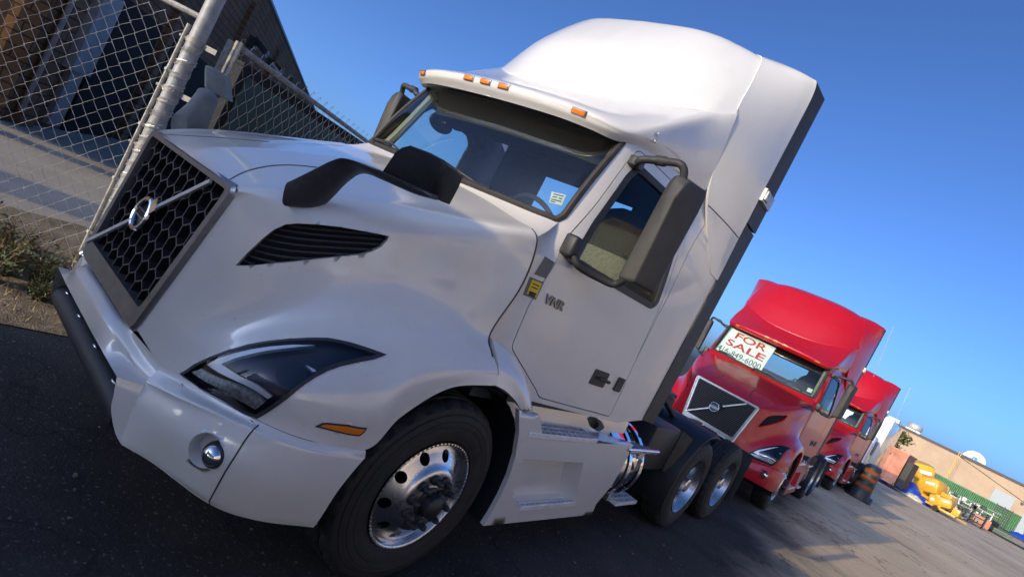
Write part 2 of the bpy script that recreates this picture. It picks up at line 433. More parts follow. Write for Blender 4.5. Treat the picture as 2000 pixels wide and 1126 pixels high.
# ---- hood: control net, rows from the centre line over the crest and down the side, columns nose to cab
cx = [.54, .60, .67, .74, .80, .86, .92, .97, 1.0]; cy = [.015, .10, .25, .42, .60, .78, .95, 1.10, 1.22]; cz = [1.512, 1.56, 1.62, 1.68, 1.74, 1.80, 1.85, 1.90, 1.94]
ny = [-.012, .075, .215, .38, .56, .745, .92, 1.09, 1.27]; nz_ = [1.517, 1.585, 1.655, 1.722, 1.785, 1.850, 1.905, 1.962, 2.02]
rows = []
rows.append([(0, ny[j], nz_[j]) for j in range(9)])
for fx, fz in ((.5, .30), (.82, .72)):
    rows.append([(cx[j]*fx, ny[j]+(cy[j]-ny[j])*fx**2, nz_[j]+(cz[j]-nz_[j])*fz) for j in range(9)])
rows.append([(cx[j], cy[j], cz[j]) for j in range(9)])
gA = np.array([.54, .015, 1.512]); gB = np.array([.45, -.058, .835])
def ge(t): return gA+(gB-gA)*t
def row(front, pix):
    return [front]+[P(a, b, x=x) for a, b, x in pix]
rows.append(row(ge(.07), [(508, 420, .63), (590, 428, .71), (675, 436, .785), (765, 444, .85), (850, 452, .905), (920, 460, .955), (985, 470, 1.0), (1047, 492, 1.03)]))
rows.append(row(ge(.36), [(415, 545, .60), (505, 548, .70), (600, 550, .785), (700, 550, .865), (790, 550, .92), (870, 552, .965), (948, 556, 1.01), (1019, 562, 1.05)]))
rows.append(row(ge(.64), [(345, 640, .565), (440, 640, .68), (550, 628, .80), (665, 618, .895), (755, 622, .96), (830, 630, 1.0), (900, 640, 1.035), (960, 650, 1.06)]))
rows.append(row(ge(.82), [(318, 690, .565), (402, 690, .70), (520, 652, .88), (660, 642, 1.03), (755, 662, 1.115), (830, 672, 1.135), (900, 682, 1.135), (963, 690, 1.125)]))
rows.append(row(ge(.93), [(312, 704, .575), (396, 735, .76), (505, 740, 1.00), (625, 765, 1.125), (735, 785, 1.19), (805, 742, 1.195), (885, 722, 1.19), (972, 722, 1.175)]))
rows.append(row(ge(1.0), [(316, 712, .585), (400, 765, .80), (500, 818, 1.04), (600, 858, 1.15), (715, 877, 1.20), (785, 812, 1.20), (880, 757, 1.20), (970, 752, 1.20)]))
_R = np.array([[np.array(p, float) for p in r] for r in rows])
for _ in range(2):
    q = _R.copy(); q[1:8, 1:-1] = .5*_R[1:8, 1:-1]+.25*(_R[1:8, :-2]+_R[1:8, 2:]); _R = q
q = _R.copy(); q[5:8, 1:-1] = .6*_R[5:8, 1:-1]+.2*(_R[4:7, 1:-1]+_R[6:9, 1:-1]); rows = q
HOOD = Surf(cr_grid(rows), (0, 0), (1, 1), n=(110, 110), ref=(0, 1.2, 1.0))
sq = np.array([(0, 0), (1, 0), (1, 1), (0, 1)], float)
def cl(pix, S, n=4): return S.uvs([tuple(q) for q in spline(pix, n, closed=True)])
def pl(pix, S): return S.uvs(pix)
intake = HOOD.uvs([(460, 518), (482, 494), (510, 468), (535, 448), (558, 438), (580, 436), (620, 438), (665, 443), (715, 452), (760, 461), (756, 470), (745, 482), (728, 491), (708, 497), (660, 502), (600, 508), (530, 514)])
lamp = HOOD.uvs([(352, 729), (380, 711), (410, 697), (445, 684), (485, 673), (525, 666), (565, 662), (605, 660), (640, 660.5), (680, 668), (720, 680), (754, 692), (735, 699), (700, 706), (665, 714), (640, 723), (615, 736), (590, 753), (560, 778), (535, 796), (502, 816), (470, 803), (430, 782), (390, 757)])
amber = HOOD.uvs([(617, 832), (630, 826), (640, 825), (680, 829), (716, 835), (712, 842), (702, 850), (660, 843)])
vf = cut(HOOD, sq, [intake, lamp, amber], 110, 110, 0.012)
parts = [vf]
for L, d in ((intake, .07), (lamp, .03), (amber, .012)): parts.append(skirt(HOOD, L, 0, -d))
hv, hf = join(*[sym(p) for p in parts])
hood = part('hood', mesh_of(hv, hf, True, 40, weld=1e-5), WHITE)
# thin panel seam running over the hood shoulder
seam = HOOD.uvs([tuple(q) for q in spline([(446, 352), (475, 337), (505, 328), (540, 323), (580, 323), (620, 327)], 4)])
for s_ in (1, -1): part('hood_seam', (lambda v: v if s_ > 0 else far(v))(plate(HOOD, strip_loop(seam, .004), (), .0012, .004, 3, 3, .03)), SEAL, hood)
rear = strip_loop(np.stack([np.linspace(.31, .80, 24), np.full(24, .9955)], -1), .006)
for s_ in (1, -1):
    q = (lambda v: v) if s_ > 0 else far
    part('hood_rear_joint', q(plate(HOOD, rear, (), .0015, .02, 3, 3, .03)), SEAL, hood)
    it = part('side_intake', q(plate(HOOD, inset(intake, -.0015), (), -.045, .01, 30, 20, .012)), DARK)
    mb = MB()   # fine slats across the intake
    lo, hi = intake.min(0), intake.max(0)
    for k in range(1, 9):
        u = lo[0]+(hi[0]-lo[0])*k/9
        vv = np.linspace(lo[1], hi[1], 40); ins = inside(intake, np.stack([np.full(40, u), vv], -1)); vv = vv[ins]
        if len(vv) > 3:
            uvq = np.stack([np.full(len(vv), u), vv], -1); pts = HOOD.ev(uvq)-HOOD.nrm(uvq)*.03
            mb.tube(pts*np.array([s_, 1, 1]), .005, 5)
    mb.obj('intake_slats', BLACKP, it)
    # headlight: dark bowl, light guide, frosted block, projector, clear lens
    hl = part('headlight', q(join(cut(HOOD, inset(lamp, -.001), [], 30, 30, .012, -.034))), LAMPIN, truck)
    part('lamp_gasket', q(plate(HOOD, inset(lamp, -.001), [inset(lamp, .008)], .003, .03, 30, 30, .012)), BLACKP, hl)
    dg = HOOD.uvs([(403, 711), (425, 699), (455, 689), (490, 681), (530, 675), (570, 672), (615, 673), (575, 677), (530, 682), (490, 690), (455, 699), (432, 710), (470, 735), (531, 774), (522, 779), (465, 746)])
    part('light_guide', q(plate(HOOD, dg, (), -.002, .015, 20, 20, .012)), DRL, hl)
    fb = HOOD.uvs([(372, 725), (392, 719), (516, 786), (497, 800), (440, 770)])
    part('frosted_block', q(plate(HOOD, fb, (), -.004, .018, 20, 20, .012)), FROST, hl)
    pj = HOOD.uvs([(597, 711), (616, 721), (618, 724), (610, 725)])
    part('projector_reflector', q(plate(HOOD, pj, (), -.002, .02, 8, 8, .01)), DRL, hl)
    pc = HOOD.ev(HOOD.uvs([(570, 728)]))[0]; pn = HOOD.nrm(HOOD.uvs([(570, 728)]))[0]
    mb = MB(); mb.tube([(pc-pn*.03)*np.array([s_, 1, 1]), (pc-pn*.012)*np.array([s_, 1, 1])], [.045, .055], 20)
    mb.obj('projector', LAMPIN, hl)
    part('lens', q(cut(HOOD, inset(lamp, .002), [], 30, 30, .012, .0015)), LENS, hl)
    mk = part('side_marker', q(plate(HOOD, inset(amber, .003), (), .003, .012, 12, 12, .01)), AMBER, truck)
    part('marker_bezel', q(plate(HOOD, inset(amber, -.001), [inset(amber, .0035)], .002, .01, 12, 12, .01)), BLACKP, mk)

# ---- grille
def gp(x, z, o=0.0):   # point on the grille plane, o metres in front of it
    y = .015-(1.512-z)/(1.512-.835)*.073; return np.array([x, y-o, z])
outer = rnd([(-.548, 1.524), (.548, 1.524), (.452, .812), (-.452, .812)], .05)
inner = rnd([(-.492, 1.488), (.492, 1.488), (.405, .905), (-.405, .905)], .025)
def ring(outer, inner, o, d, f=gp):
    n = len(outer); vs = [f(*q, o) for q in outer]+[f(*q, o+.012) for q in inset(outer, .014)]+[f(*q, o+.012) for q in inner]+[f(*q, o-d) for q in inner]+[f(*q, o-d) for q in outer]; fs = []
    for k in range(4):
        for i in range(n): j = (i+1) % n; fs.append((k*n+i, k*n+j, (k+1)*n+j, (k+1)*n+i))
    fs += [(4*n+i, 4*n+(i+1) % n, (i+1) % n, i) for i in range(n)]
    b = MB(); b.add(vs, fs); return b.mesh(True, 30)
grille = part('grille', ring(outer, inner, .004, .05), SATIN)
bm = bmesh.new(); pit = .098; rr = pit/math.sqrt(3)
for r in range(-1, 13):
    for c_ in range(-7, 8):
        X = c_*pit+(r % 2)*pit/2; Z = .84+r*pit*.80
        ro = [gp(X+rr*.995*math.sin(a), Z+rr*.93*math.cos(a), -.004) for a in np.arange(6)*math.pi/3]
        ri = [gp(X+rr*.915*math.sin(a), Z+rr*.86*math.cos(a), -.004) for a in np.arange(6)*math.pi/3]
        rb = [gp(X+rr*.90*math.sin(a), Z+rr*.845*math.cos(a), -.06) for a in np.arange(6)*math.pi/3]
        A = [bm.verts.new(v) for v in ro]; B = [bm.verts.new(v) for v in ri]; Cb = [bm.verts.new(v) for v in rb]
        for i in range(6):
            j = (i+1) % 6; bm.faces.new((A[i], A[j], B[j], B[i])); bm.faces.new((B[i], B[j], Cb[j], Cb[i])).material_index = 1
pb = inner.mean(0)
for a, b in (((-.492, 1.488), (.492, 1.488)), ((.492, 1.488), (.405, .905)), ((.405, .905), (-.405, .905)), ((-.405, .905), (-.492, 1.488))):
    a3, b3 = gp(*a), gp(*b); d = b3-a3; nn = np.cross(d, [0, 1, 0]); nn = nn if np.dot(nn, gp(0, 1.2)-a3) < 0 else -nn
    bmesh.ops.bisect_plane(bm, geom=list(bm.verts)+list(bm.edges)+list(bm.faces), plane_co=Vector(a3), plane_no=Vector(nn).normalized(), clear_outer=True)
me = bpy.data.meshes.new('mesh'); bm.to_mesh(me); bm.free()
me.materials.append(GRILLEM); me.materials.append(DARK); part('honeycomb_mesh', me, None, grille)
b = MB(); b.add([gp(*q, -.065) for q in inner], [tuple(range(len(inner)))]); b.obj('radiator_backing', DARK, grille)
# iron mark: ring, diagonal bar, name plate
em0 = gp(-.075, 1.165, .02)
ed = Vector(gp(.34, 1.475)-gp(-.45, .885)).normalized(); gx = Vector((1, 0, 0)); gz = Vector(gp(0, 1.4)-gp(0, 1.0)).normalized(); gn = gx.cross(gz)
emc = (gp(.34, 1.475, .012)+gp(-.45, .885, .012))/2
bar = MB()
for a, e in ((-.50, -.076), (.076, .50)):
    A = Vector(emc)+ed*a; Bq = Vector(emc)+ed*e; w = ed.cross(gn)*.0095
    bar.prism([A-w, Bq-w, Bq+w, A+w], gn*.012)
bar.obj('diagonal_bar', BARM, grille)
eb = MB(); circ = [Vector(emc)+gx*math.cos(t)*.074+gz*math.sin(t)*.074 for t in np.linspace(0, 2*math.pi, 40, endpoint=False)]
eb.tube([p+gn*.012 for p in circ], .012, 8, closed=True)
emb = grille; eb.obj('emblem_ring', CHROME, grille)
b = MB(); b.lathe([(0, .001), (0, .070)], (0, 0, 0), 'z', 32)
me = b.mesh(False); me.transform(Matrix(((gx.x, gz.x, gn.x, emc[0]), (gx.y, gz.y, gn.y, emc[1]), (gx.z, gz.z, gn.z, emc[2]), (0, 0, 0, 1)))); obj('emblem_disc', me, LAMPIN, emb)
b = MB(); q = Vector(emc)+gn*.008
b.prism([q-gx*.070-gz*.018, q+gx*.070-gz*.018, q+gx*.070+gz*.018, q-gx*.070+gz*.018], gn*.008); b.obj('name_plate', SATIN, emb)
text_on('plate_lettering', 'VOLVO', .032, Vector(emc)+gn*.0175, gx, gz, INK, emb, .001, True)
# arrow tip of the iron mark, top right of the ring
b = MB(); q = Vector(emc)+ed*.10+gn*.01; w = ed.cross(gn)
b.prism([q-w*.035-ed*.02, q+ed*.035-w*.03, q+ed*.035+w*.03, q+w*.035-ed*.02], gn*.012); b.obj('emblem_arrow', CHROME, emb)

# ---- bumper
def br(pix): return [P(a, b, x=x) for a, b, x in pix]
ra = br([(316, 712, .585), (400, 766, .80), (500, 819, 1.04), (600, 859, 1.15), (714, 878, 1.198)])
ra2 = br([(310, 722, .59), (392, 775, .81), (498, 828, 1.055), (600, 866, 1.165), (714, 884, 1.205)])
rb_ = br([(287, 742, .60), (368, 781, .825), (493, 836, 1.075), (598, 874, 1.18), (712, 895, 1.208)])
rb2 = br([(282, 752, .605), (362, 795, .83), (488, 845, 1.085), (593, 886, 1.19), (705, 902, 1.212)])
rc = br([(262, 790, .63), (340, 845, .86), (450, 910, 1.10), (555, 955, 1.195), (662, 955, 1.215)])
rd = br([(240, 850, .655), (310, 893, .82), (412, 965, 1.065), (515, 1002, 1.165), (625, 1012, 1.20)])
re_ = br([(238, 868, .665), (300, 905, .80), (406, 982, 1.05), (500, 1015, 1.15), (612, 1029, 1.185)])
BUMP = Surf(cr_grid([ra, ra2, rb_, rb2, rc, rd, re_]), (0, 0), (1, 1), n=(60, 60), ref=(0, 1.2, .9))
fog = HOOD and BUMP.uvs([(400+33*math.cos(t), 879+35*math.sin(t)) for t in np.linspace(0, 2*math.pi, 28, endpoint=False)])
sm1 = BUMP.uvs([tuple(q) for q in spline([(505, 829), (492, 842), (478, 860), (460, 889), (440, 920), (425, 948), (412, 972), (406, 984)], 2)])
gapl = strip_loop(sm1, .006)
bp_ = [cut(BUMP, sq, [fog], 50, 50, .016), skirt(BUMP, fog, 0, -.05)]
bpl = [sym(x) for x in bp_]
# centre band above the opening
n = 13; zb = []
for k, (x_, yi, zi, yo, zo, yb, zb_) in enumerate([(0, -.06, .805, -.105, .785, -.112, .692), (.3, -.055, .802, -.103, .782, -.111, .692)]): zb.append([(x_, yi, zi), (x_, (yi+yo)/2, zi-.002), (x_, yo, zo), (x_, yo-.006, zo-.018), (x_, yb, zb_)])
opx = P(228, 735, x=.575)
zb.append([(.46, -.03, .795)] + [tuple((np.array(a)*.35+np.array(b)*.65)) for a, b in zip(zb[1][1:], [ra2[0], rb_[0], rb2[0], opx])])
zb.append([tuple(ra[0]), tuple(ra2[0]), tuple(rb_[0]), tuple(rb2[0]), tuple(opx)])
CENT = Surf(cr_grid(zb), (0, 0), (1, 1), ref=(0, 1, .75))
bpl.append(sym(full_grid(CENT, 24, 14)))
# return lips into the opening, bottom lip
lip = [opx, P(222, 770, x=.59), P(217, 800, x=.605), P(225, 845, x=.64), P(240, 868, x=.665)]
fil = [rb2[0], rc[0], rd[0], re_[0]]
vs = [tuple(v) for v in spline(lip, 4)]; e1 = spline([rb2[0], rc[0], rd[0], re_[0], re_[0]], 4)
bpl.append(sym((vs+[tuple(v) for v in e1], [(i, i+1, len(vs)+i+1, len(vs)+i) for i in range(len(vs)-1)])))
bot = [tuple(v) for v in spline(re_, 6)]
bpl.append(sym((bot+[(v[0]-.04, v[1]+.06, v[2]-.005) for v in bot], [(i, i+1, len(bot)+i+1, len(bot)+i) for i in range(len(bot)-1)])))
bumper = part('bumper', mesh_of(*join(*bpl), True, 32, weld=2e-4), WHITE)
for s_ in (1, -1): part('bumper_joint', (lambda v: v if s_ > 0 else far(v))(plate(BUMP, gapl, (), .0012, .004, 3, 3, .03)), SEAL, bumper)
b = MB(); b.box((-.58, .07, .44), (.58, .12, .74)); b.box((-.95, .34, .50), (.95, .4, .78)); b.obj('bumper_opening_backing', DARK, bumper)
b = MB(); prof = [(.07, .585), (-.01, .592), (-.04, .583), (-.06, .56), (-.066, .53), (-.06, .50), (-.04, .475), (.07, .46)]
xs = np.linspace(-.60, .60, 15); vs = []
for x_ in xs:
    o_ = .0
    vs += [(x_, y+o_, z) for y, z in prof]
m_ = len(prof); fs = [(i*m_+k, i*m_+k+1, (i+1)*m_+k+1, (i+1)*m_+k) for i in range(14) for k in range(m_-1)]+[tuple(range(m_)), tuple(14*m_+k for k in range(m_))]
b.add(vs, fs); lowbar = b.obj('lower_bumper_bar', BLACKP, truck)
for x_ in (-.5, -.22, .1, .42):
    b = MB(); b.blob((x_, -.035, .588), (.024, .012, .008), 2); b.obj('bolt', ALU, lowbar)
fc = BUMP.uvs([(400, 879)]); f0 = BUMP.ev(fc)[0]; fn = BUMP.nrm(fc)[0]
fside = np.cross(fn, [0, 0, 1]); fside /= np.linalg.norm(fside)
if fside[0] < 0: fside = -fside
for s_ in (1, -1):
    S3 = np.array([s_, 1, 1])
    vf = cut(BUMP, inset(fog, -.003), [], 12, 12, .02, -.05); vf = vf if s_ > 0 else far(vf)
    fg = part('fog_lamp', vf, WHITE)
    b = MB(); q = (f0+fside*.035-fn*.045); b.tube([q*S3, (q+fn*.03)*S3, (q+fn*.045)*S3], [.05, .05, .045], 24); b.obj('lamp_rim', BLACKP, fg)
    b = MB(); b.blob((q+fn*.035)*S3, .040, 3); b.obj('lamp_bulb', CHROME, fg)
    for px in ((354, 724+28), (490, 824)):
        u_ = BUMP.ev(BUMP.uvs([px]))[0]; b = MB(); b.blob(u_*S3, .008, 2); b.obj('bolt', ALU, bumper)

# ---- cab side
def fx(y, z):
    x = 1.04+.122*(np.clip(y, 1.3, 9)-1.4); t = np.clip((z-1.95)/.7, 0, 1.3); x -= .10*t**1.3*(1-np.clip((y-2.55)/.45, 0, 1))
    yp = 1.415+(z-2.05)/.59*.239; d = np.clip((y-yp)/.22, 0, 1); w = np.clip((z-1.85)/.15, 0, 1)*(1-np.clip((z-2.05)/.6, 0, 1)*.62)
    x -= .085*(1-d)**2.2*w
    return x-.012*np.clip((1.45-y)/.12, 0, 1)
SIDE = Surf(lambda uv: np.stack([fx(uv[:, 0], uv[:, 1]), uv[:, 0], uv[:, 1]], -1), (1.1, .95), (3.2, 2.85), n=(110, 100), ref=(0, 2, 1.5))
side_o = np.array([(1.19, 1.93), (1.19, 1.66), (1.15, 1.40), (1.17, 1.18), (1.60, 1.09), (1.83, 1.085), (2.75, 1.085), (3.09, 1.16), (3.09, 2.72), (2.72, 2.80), (2.50, 2.80), (1.98, 2.74), (1.72, 2.72), (1.654, 2.64), (1.535, 2.34), (1.415, 2.05), (1.36, 1.985)])
door_o = rnd([(1.438, 1.345), (1.412, 1.59), (1.455, 1.96), (1.58, 2.24), (1.70, 2.55), (1.76, 2.66), (2.40, 2.66), (2.49, 2.58), (2.55, 1.95), (2.64, 1.12), (1.85, 1.12), (1.79, 1.16)], .03)
win_o = rnd([(1.545, 1.935), (1.60, 2.15), (1.735, 2.50), (1.80, 2.585), (2.34, 2.585), (2.44, 2.52), (2.50, 1.945), (2.46, 1.905), (1.58, 1.905)], .035)
gap_o = inset(door_o, -.006)
s2 = SIDE.uvs([(1376, 440), (1344, 494), (1290, 606), (1240, 706), (1197, 796)])
gap2 = strip_loop(s2, .008)
cabv = [cut(SIDE, side_o, [gap_o, gap2], 80, 70, .03), skirt(SIDE, gap_o, 0, -.02, .03), skirt(SIDE, gap2, 0, -.012, .03)]
cab = part('cab_shell', mesh_of(*wall_hole((-1.05, 1.05), (1.05, 2.80), (-.46, 2.21, .47, 2.56), 2.83), False), INTER)
both('side_panel', join(*cabv), WHITE, None, 35)
both('gap_backing', cut(SIDE, inset(door_o, -.03), [inset(door_o, .05)], 30, 30, .04, -.022), SEAL, cab)
both('seam_backing', cut(SIDE, strip_loop(s2, .03), [], 3, 3, .04, -.013), SEAL, cab)
for s_ in (1, -1):
    q = (lambda v: v) if s_ > 0 else far
    dr = part('door', q(join(cut(SIDE, door_o, [win_o], 50, 50, .03), skirt(SIDE, door_o, 0, -.02, .03), skirt(SIDE, win_o, 0, -.03, .03))), WHITE)
    part('window_seal', q(plate(SIDE, inset(win_o, -.012), [inset(win_o, .03)], .003, .02, 30, 30, .03)), BLACKP, dr)
    part('window_glass', q(cut(SIDE, inset(win_o, .01), [], 16, 16, .05, -.012)), SIDEG, dr)
    vb = part('vent_bar', q(plate(SIDE, strip_loop([(1.70, 2.50), (1.74, 2.2), (1.74, 1.92)], .022), (), .0, .02, 3, 3, .04)), BLACKP, dr) if False else None
    hc_ = SIDE.uv(1170, 739); h1 = np.array([hc_+np.array(k) for k in ((-.085, -.05), (.085, -.05), (.085, .055), (-.085, .055))])
    hp = part('door_handle', q(plate(SIDE, rnd(h1, .012), (), .004, .01, 8, 8, .02)), BLACKP, dr)
    hc = SIDE.ev(SIDE.uvs([(1166, 736), (1186, 744)])); b = MB(); b.tube([(hc[0]+[.018, 0, .0])*[s_, 1, 1], (hc[1]+[.018, 0, 0])*[s_, 1, 1]], .011, 10); b.obj('door_handle_grip', GREYP, dr)
    hc_ = SIDE.uv(1208, 750); h2 = np.array([hc_+np.array(k) for k in ((-.038, -.05), (.038, -.05), (.038, .05), (-.038, .05))])
    part('fuel_latch', q(plate(SIDE, rnd(h2, .01), (), .012, .02, 8, 8, .02)), BLACKP, cab)
    st = SIDE.uvs([(1043, 535), (1064, 500), (1083, 512), (1066, 544)]); part('grey_decal', q(plate(SIDE, st, (), .002, .003, 5, 5, .03)), GREYS, cab)
    st = SIDE.uvs([(1021, 575), (1035, 540), (1062, 551), (1046, 585)]); k1 = part('sticker_border', q(plate(SIDE, st, (), .002, .003, 5, 5, .03)), GREYS)
    st = SIDE.uvs([(1028, 573), (1039, 545), (1058, 553), (1046, 581)]); part('yellow_sticker', q(plate(SIDE, st, (), .0035, .003, 5, 5, .03)), YELLOWS, k1)
    if s_ > 0:
        for i_, (a_, c_) in enumerate((((1040, 553), (1052, 558)), ((1037, 559), (1049, 564)), ((1033, 569), (1046, 574)), ((1032, 573), (1044, 578)))):
            L_ = SIDE.uvs([a_, c_]); part('sticker_print', plate(SIDE, strip_loop(L_, .006 if i_ < 2 else .011), (), .0045, .002, 3, 3, .03), INK, k1)
        vo, vr = SIDE.ev(SIDE.uvs([(1082, 591), (1110, 606)])); me_ = text_mesh('VNR', .062, .004, True)
        text_on('model_badge', 'VNR', .075, vo+np.array([.006, 0, 0]), (.122, 1, .0), (0, 0, 1), SATIN, dr, .004, True, 1.15)
both('inner_trim', cut(SIDE, inset(side_o, .06), [inset(win_o, -.03)], 40, 40, .05, -.02), INTER, cab)
# A-pillar seal / windscreen
wy = [1.308, 1.316, 1.338, 1.368, 1.392, 1.428]; wx = [0, .3, .6, .8, .89, .95]
ty = [1.555, 1.562, 1.585, 1.615, 1.635, 1.662]; tx = [0, .29, .58, .77, .86, .922]
ws = []
for t in (0, .33, .67, 1.0):
    ws.append([(wx[i]+(tx[i]-wx[i])*t, wy[i]+(ty[i]-wy[i])*t-.02*math.sin(math.pi*t), (2.042+(.004*i))*(1-t)+2.655*t) for i in range(6)])
WS = Surf(cr_grid(ws), (0, 0), (1, 1), ref=(0, 2.5, 2.3))
wv = full_grid(WS, 16, 26)
windscreen = part('windscreen', mesh_of(*sym(wv), True, None, weld=1e-4), GLASS, cab)
edge = [ws[0][i] for i in range(6)]+[(ws[0][5][0]+.002, ws[0][5][1]+.005, ws[0][5][2]+.02)]+[ws[k][5] for k in (1, 2, 3)]
el = [WS.ev(np.array([[0, v]]))[0] for v in np.linspace(0, .93, 24)]+[WS.ev(np.array([[u, 1-.07*(1-min(1, u/.09))**2]]))[0] for u in np.linspace(0.01, .98, 20)]
loop = [p for p in el]; full = [Vector(p*np.array([-1, 1, 1])) for p in loop[::-1][:-1]]+[Vector(p) for p in loop]
b = MB(); b.tube(full, .021, 8); b.obj('windscreen_seal', SEAL, cab)
# cowl between hood and glass
hr = HOOD.ev(np.stack([np.linspace(0, .36, 18), np.ones(18)], -1)); wb = WS.ev(np.stack([np.zeros(18), np.linspace(0, 1, 18)], -1))
hr2 = hr+np.array([0, -.004, -.012]); mid = (hr+wb)/2+np.array([0, .0, -.015])
part('cowl', mesh_of(*sym(([tuple(v) for v in hr2]+[tuple(v) for v in mid]+[tuple(v) for v in wb], [(k*18+i, k*18+i+1, (k+1)*18+i+1, (k+1)*18+i) for k in range(2) for i in range(17)])), True, 40, weld=1e-4), WHITE, cab)
for x0, x1 in ((-.72, -.42), (.05, .52)) and ((-.80, -.45), (-.1, .35)):
    b = MB(); pa = WS.ev(np.array([[.015, abs(x0)/.95]]))[0]; pe = WS.ev(np.array([[.05, abs(x1)/.95]]))[0]
    A = np.array([x0, pa[1]-.03, pa[2]]); B_ = np.array([x1, pe[1]-.02, pe[2]-.01])
    b.tube([A+[0, -.02, -.02], A+[0, -.01, .02], (A*.4+B_*.6)+[0, -.012, .03], B_], [.018, .014, .009, .006], 8); b.tube([A+[.06, -.0, .01], B_+[.12, .004, .0]], .006, 6)
    b.obj('wiper', BLACKP, cab)

# ---- roof cap, visor and fairing
g = [
 [(0, 1.405, 2.615), (.3, 1.408, 2.613), (.6, 1.435, 2.613), (.80, 1.495, 2.613), (.91, 1.60, 2.625), (.975, 1.79, 2.69), (1.02, 2.15, 2.735), (1.085, 2.54, 2.775)],
 [(0, 1.345, 2.665), (.3, 1.352, 2.662), (.6, 1.385, 2.655), (.82, 1.455, 2.65), (.945, 1.58, 2.665), (1.0, 1.79, 2.735), (1.03, 2.15, 2.80), (1.09, 2.52, 2.84)],
 [(0, 1.375, 2.72), (.3, 1.382, 2.718), (.6, 1.41, 2.712), (.82, 1.475, 2.705), (.95, 1.60, 2.715), (1.005, 1.80, 2.785), (1.035, 2.17, 2.87), (1.095, 2.50, 2.91)],
 [(0, 1.60, 2.825), (.3, 1.61, 2.825), (.58, 1.65, 2.835), (.80, 1.73, 2.855), (.94, 1.83, 2.885), (1.005, 1.93, 2.93), (1.04, 2.22, 3.03), (1.095, 2.47, 3.07)],
 [(0, 1.88, 2.975), (.3, 1.90, 2.985), (.55, 1.96, 3.02), (.77, 2.07, 3.085), (.91, 2.16, 3.13), (.99, 2.24, 3.175), (1.04, 2.34, 3.225), (1.09, 2.43, 3.27)],
 [(0, 1.905, 3.015), (.3, 1.925, 3.025), (.54, 1.985, 3.06), (.755, 2.095, 3.125), (.89, 2.19, 3.17), (.975, 2.27, 3.215), (1.03, 2.36, 3.265), (1.078, 2.445, 3.31)],
 [(0, 2.12, 3.44), (.3, 2.135, 3.44), (.53, 2.175, 3.45), (.72, 2.255, 3.47), (.85, 2.35, 3.50), (.935, 2.43, 3.52), (.995, 2.50, 3.54), (1.03, 2.545, 3.55)],
 [(0, 2.40, 3.80), (.3, 2.41, 3.80), (.50, 2.435, 3.80), (.66, 2.49, 3.80), (.78, 2.56, 3.80), (.86, 2.61, 3.80), (.915, 2.65, 3.80), (.955, 2.675, 3.80)],
 [(0, 2.52, 3.90), (.28, 2.53, 3.90), (.46, 2.55, 3.90), (.60, 2.60, 3.90), (.71, 2.65, 3.89), (.79, 2.69, 3.88), (.845, 2.715, 3.87), (.885, 2.735, 3.86)],
 [(0, 2.72, 3.965), (.25, 2.72, 3.965), (.40, 2.73, 3.96), (.50, 2.75, 3.955), (.60, 2.77, 3.945), (.68, 2.78, 3.935), (.74, 2.79, 3.92), (.79, 2.80, 3.91)]]
ROOF = Surf(cr_grid(g), (0, 0), (1, 1), n=(110, 90), ref=(0, 2.9, 3.0))
f_u = lambda i: i/(len(g)-1)
rf = full_grid(ROOF, 90, 60)
und = ROOF.ev(np.stack([np.zeros(40), np.linspace(0, 1, 40)], -1)); und2 = und*np.array([.97, 1, 1])+np.array([0, .16, .055]); und2[20:, 1] = und[20:, 1]+.03
roof = part('roof_fairing', mesh_of(*join(sym(rf), sym(([tuple(v) for v in und]+[tuple(v) for v in und2], [(i, i+1, 41+i, 40+i) for i in range(39)]))), True, 40, weld=1e-4), WHITE)
part('fairing_seam', plate(ROOF, strip_loop(np.stack([np.linspace(f_u(4.3), f_u(7.6), 24), np.full(24, .992)], -1), .005), (), .001, .004, 3, 3, .05), SEAL, roof)
cs = [ROOF.ev(np.array([[f_u(4.35), v]]))[0] for v in np.linspace(0, .62, 24)]
part('fairing_joint', plate(ROOF, strip_loop(np.stack([np.full(20, f_u(4.30)), np.linspace(0, .62, 20)], -1), .0035), (), .0008, .003, 3, 3, .05), SEAL, roof)
for px, w in (((829, 147), .075), ((916, 161), .085), ((951, 169), .085), ((988, 178), .085), ((1129, 217), .085)):
    if px[0] < 940:
        uv = None
        X = -.72 if px[0] < 850 else -.165
        vv = np.interp(abs(X), [r[0] for r in g[1]], np.arange(8)/7); uv = np.array([[f_u(1.25), vv]]); c0 = ROOF.ev(uv)[0]*np.array([-1, 1, 1]); nn = ROOF.nrm(uv)[0]*np.array([-1, 1, 1])
    else:
        X = {951: .0, 988: .165, 1129: .72}[px[0]]; vv = np.interp(X, [r[0] for r in g[1]], np.arange(8)/7); uv = np.array([[f_u(1.25), vv]]); c0 = ROOF.ev(uv)[0]; nn = ROOF.nrm(uv)[0]
    nn = Vector(nn); ex = Vector((0, 0, 1)).cross(-nn).normalized(); ex = Vector((-nn.y, nn.x, 0)).normalized(); ey = nn.cross(ex)
    T = Matrix(((ex.x, ey.x, nn.x, c0[0]), (ex.y, ey.y, nn.y, c0[1]), (ex.z, ey.z, nn.z, c0[2]), (0, 0, 0, 1)))
    b = MB(); b.box((-w/2-.005, -.018, -.01), (w/2+.005, .018, .006), .004, T); k = b.obj('marker_lamp', SATIN, truck)
    b = MB(); b.box((-w/2, -.013, .002), (w/2, .013, .013), .004, T); b.obj('amber_lens', AMBER, k)
for px in ((1279, 260), (1272, 275)):
    c0 = ROOF.ev(ROOF.uvs([px]))[0]; b = MB(); b.tube([c0-np.array([.01, 0, 0]), c0+np.array([.03, -.01, 0])], .008, 8); b.blob(c0+np.array([.032, -.01, 0]), .012, 1); b.obj('bracket_bolt', ALU, roof)

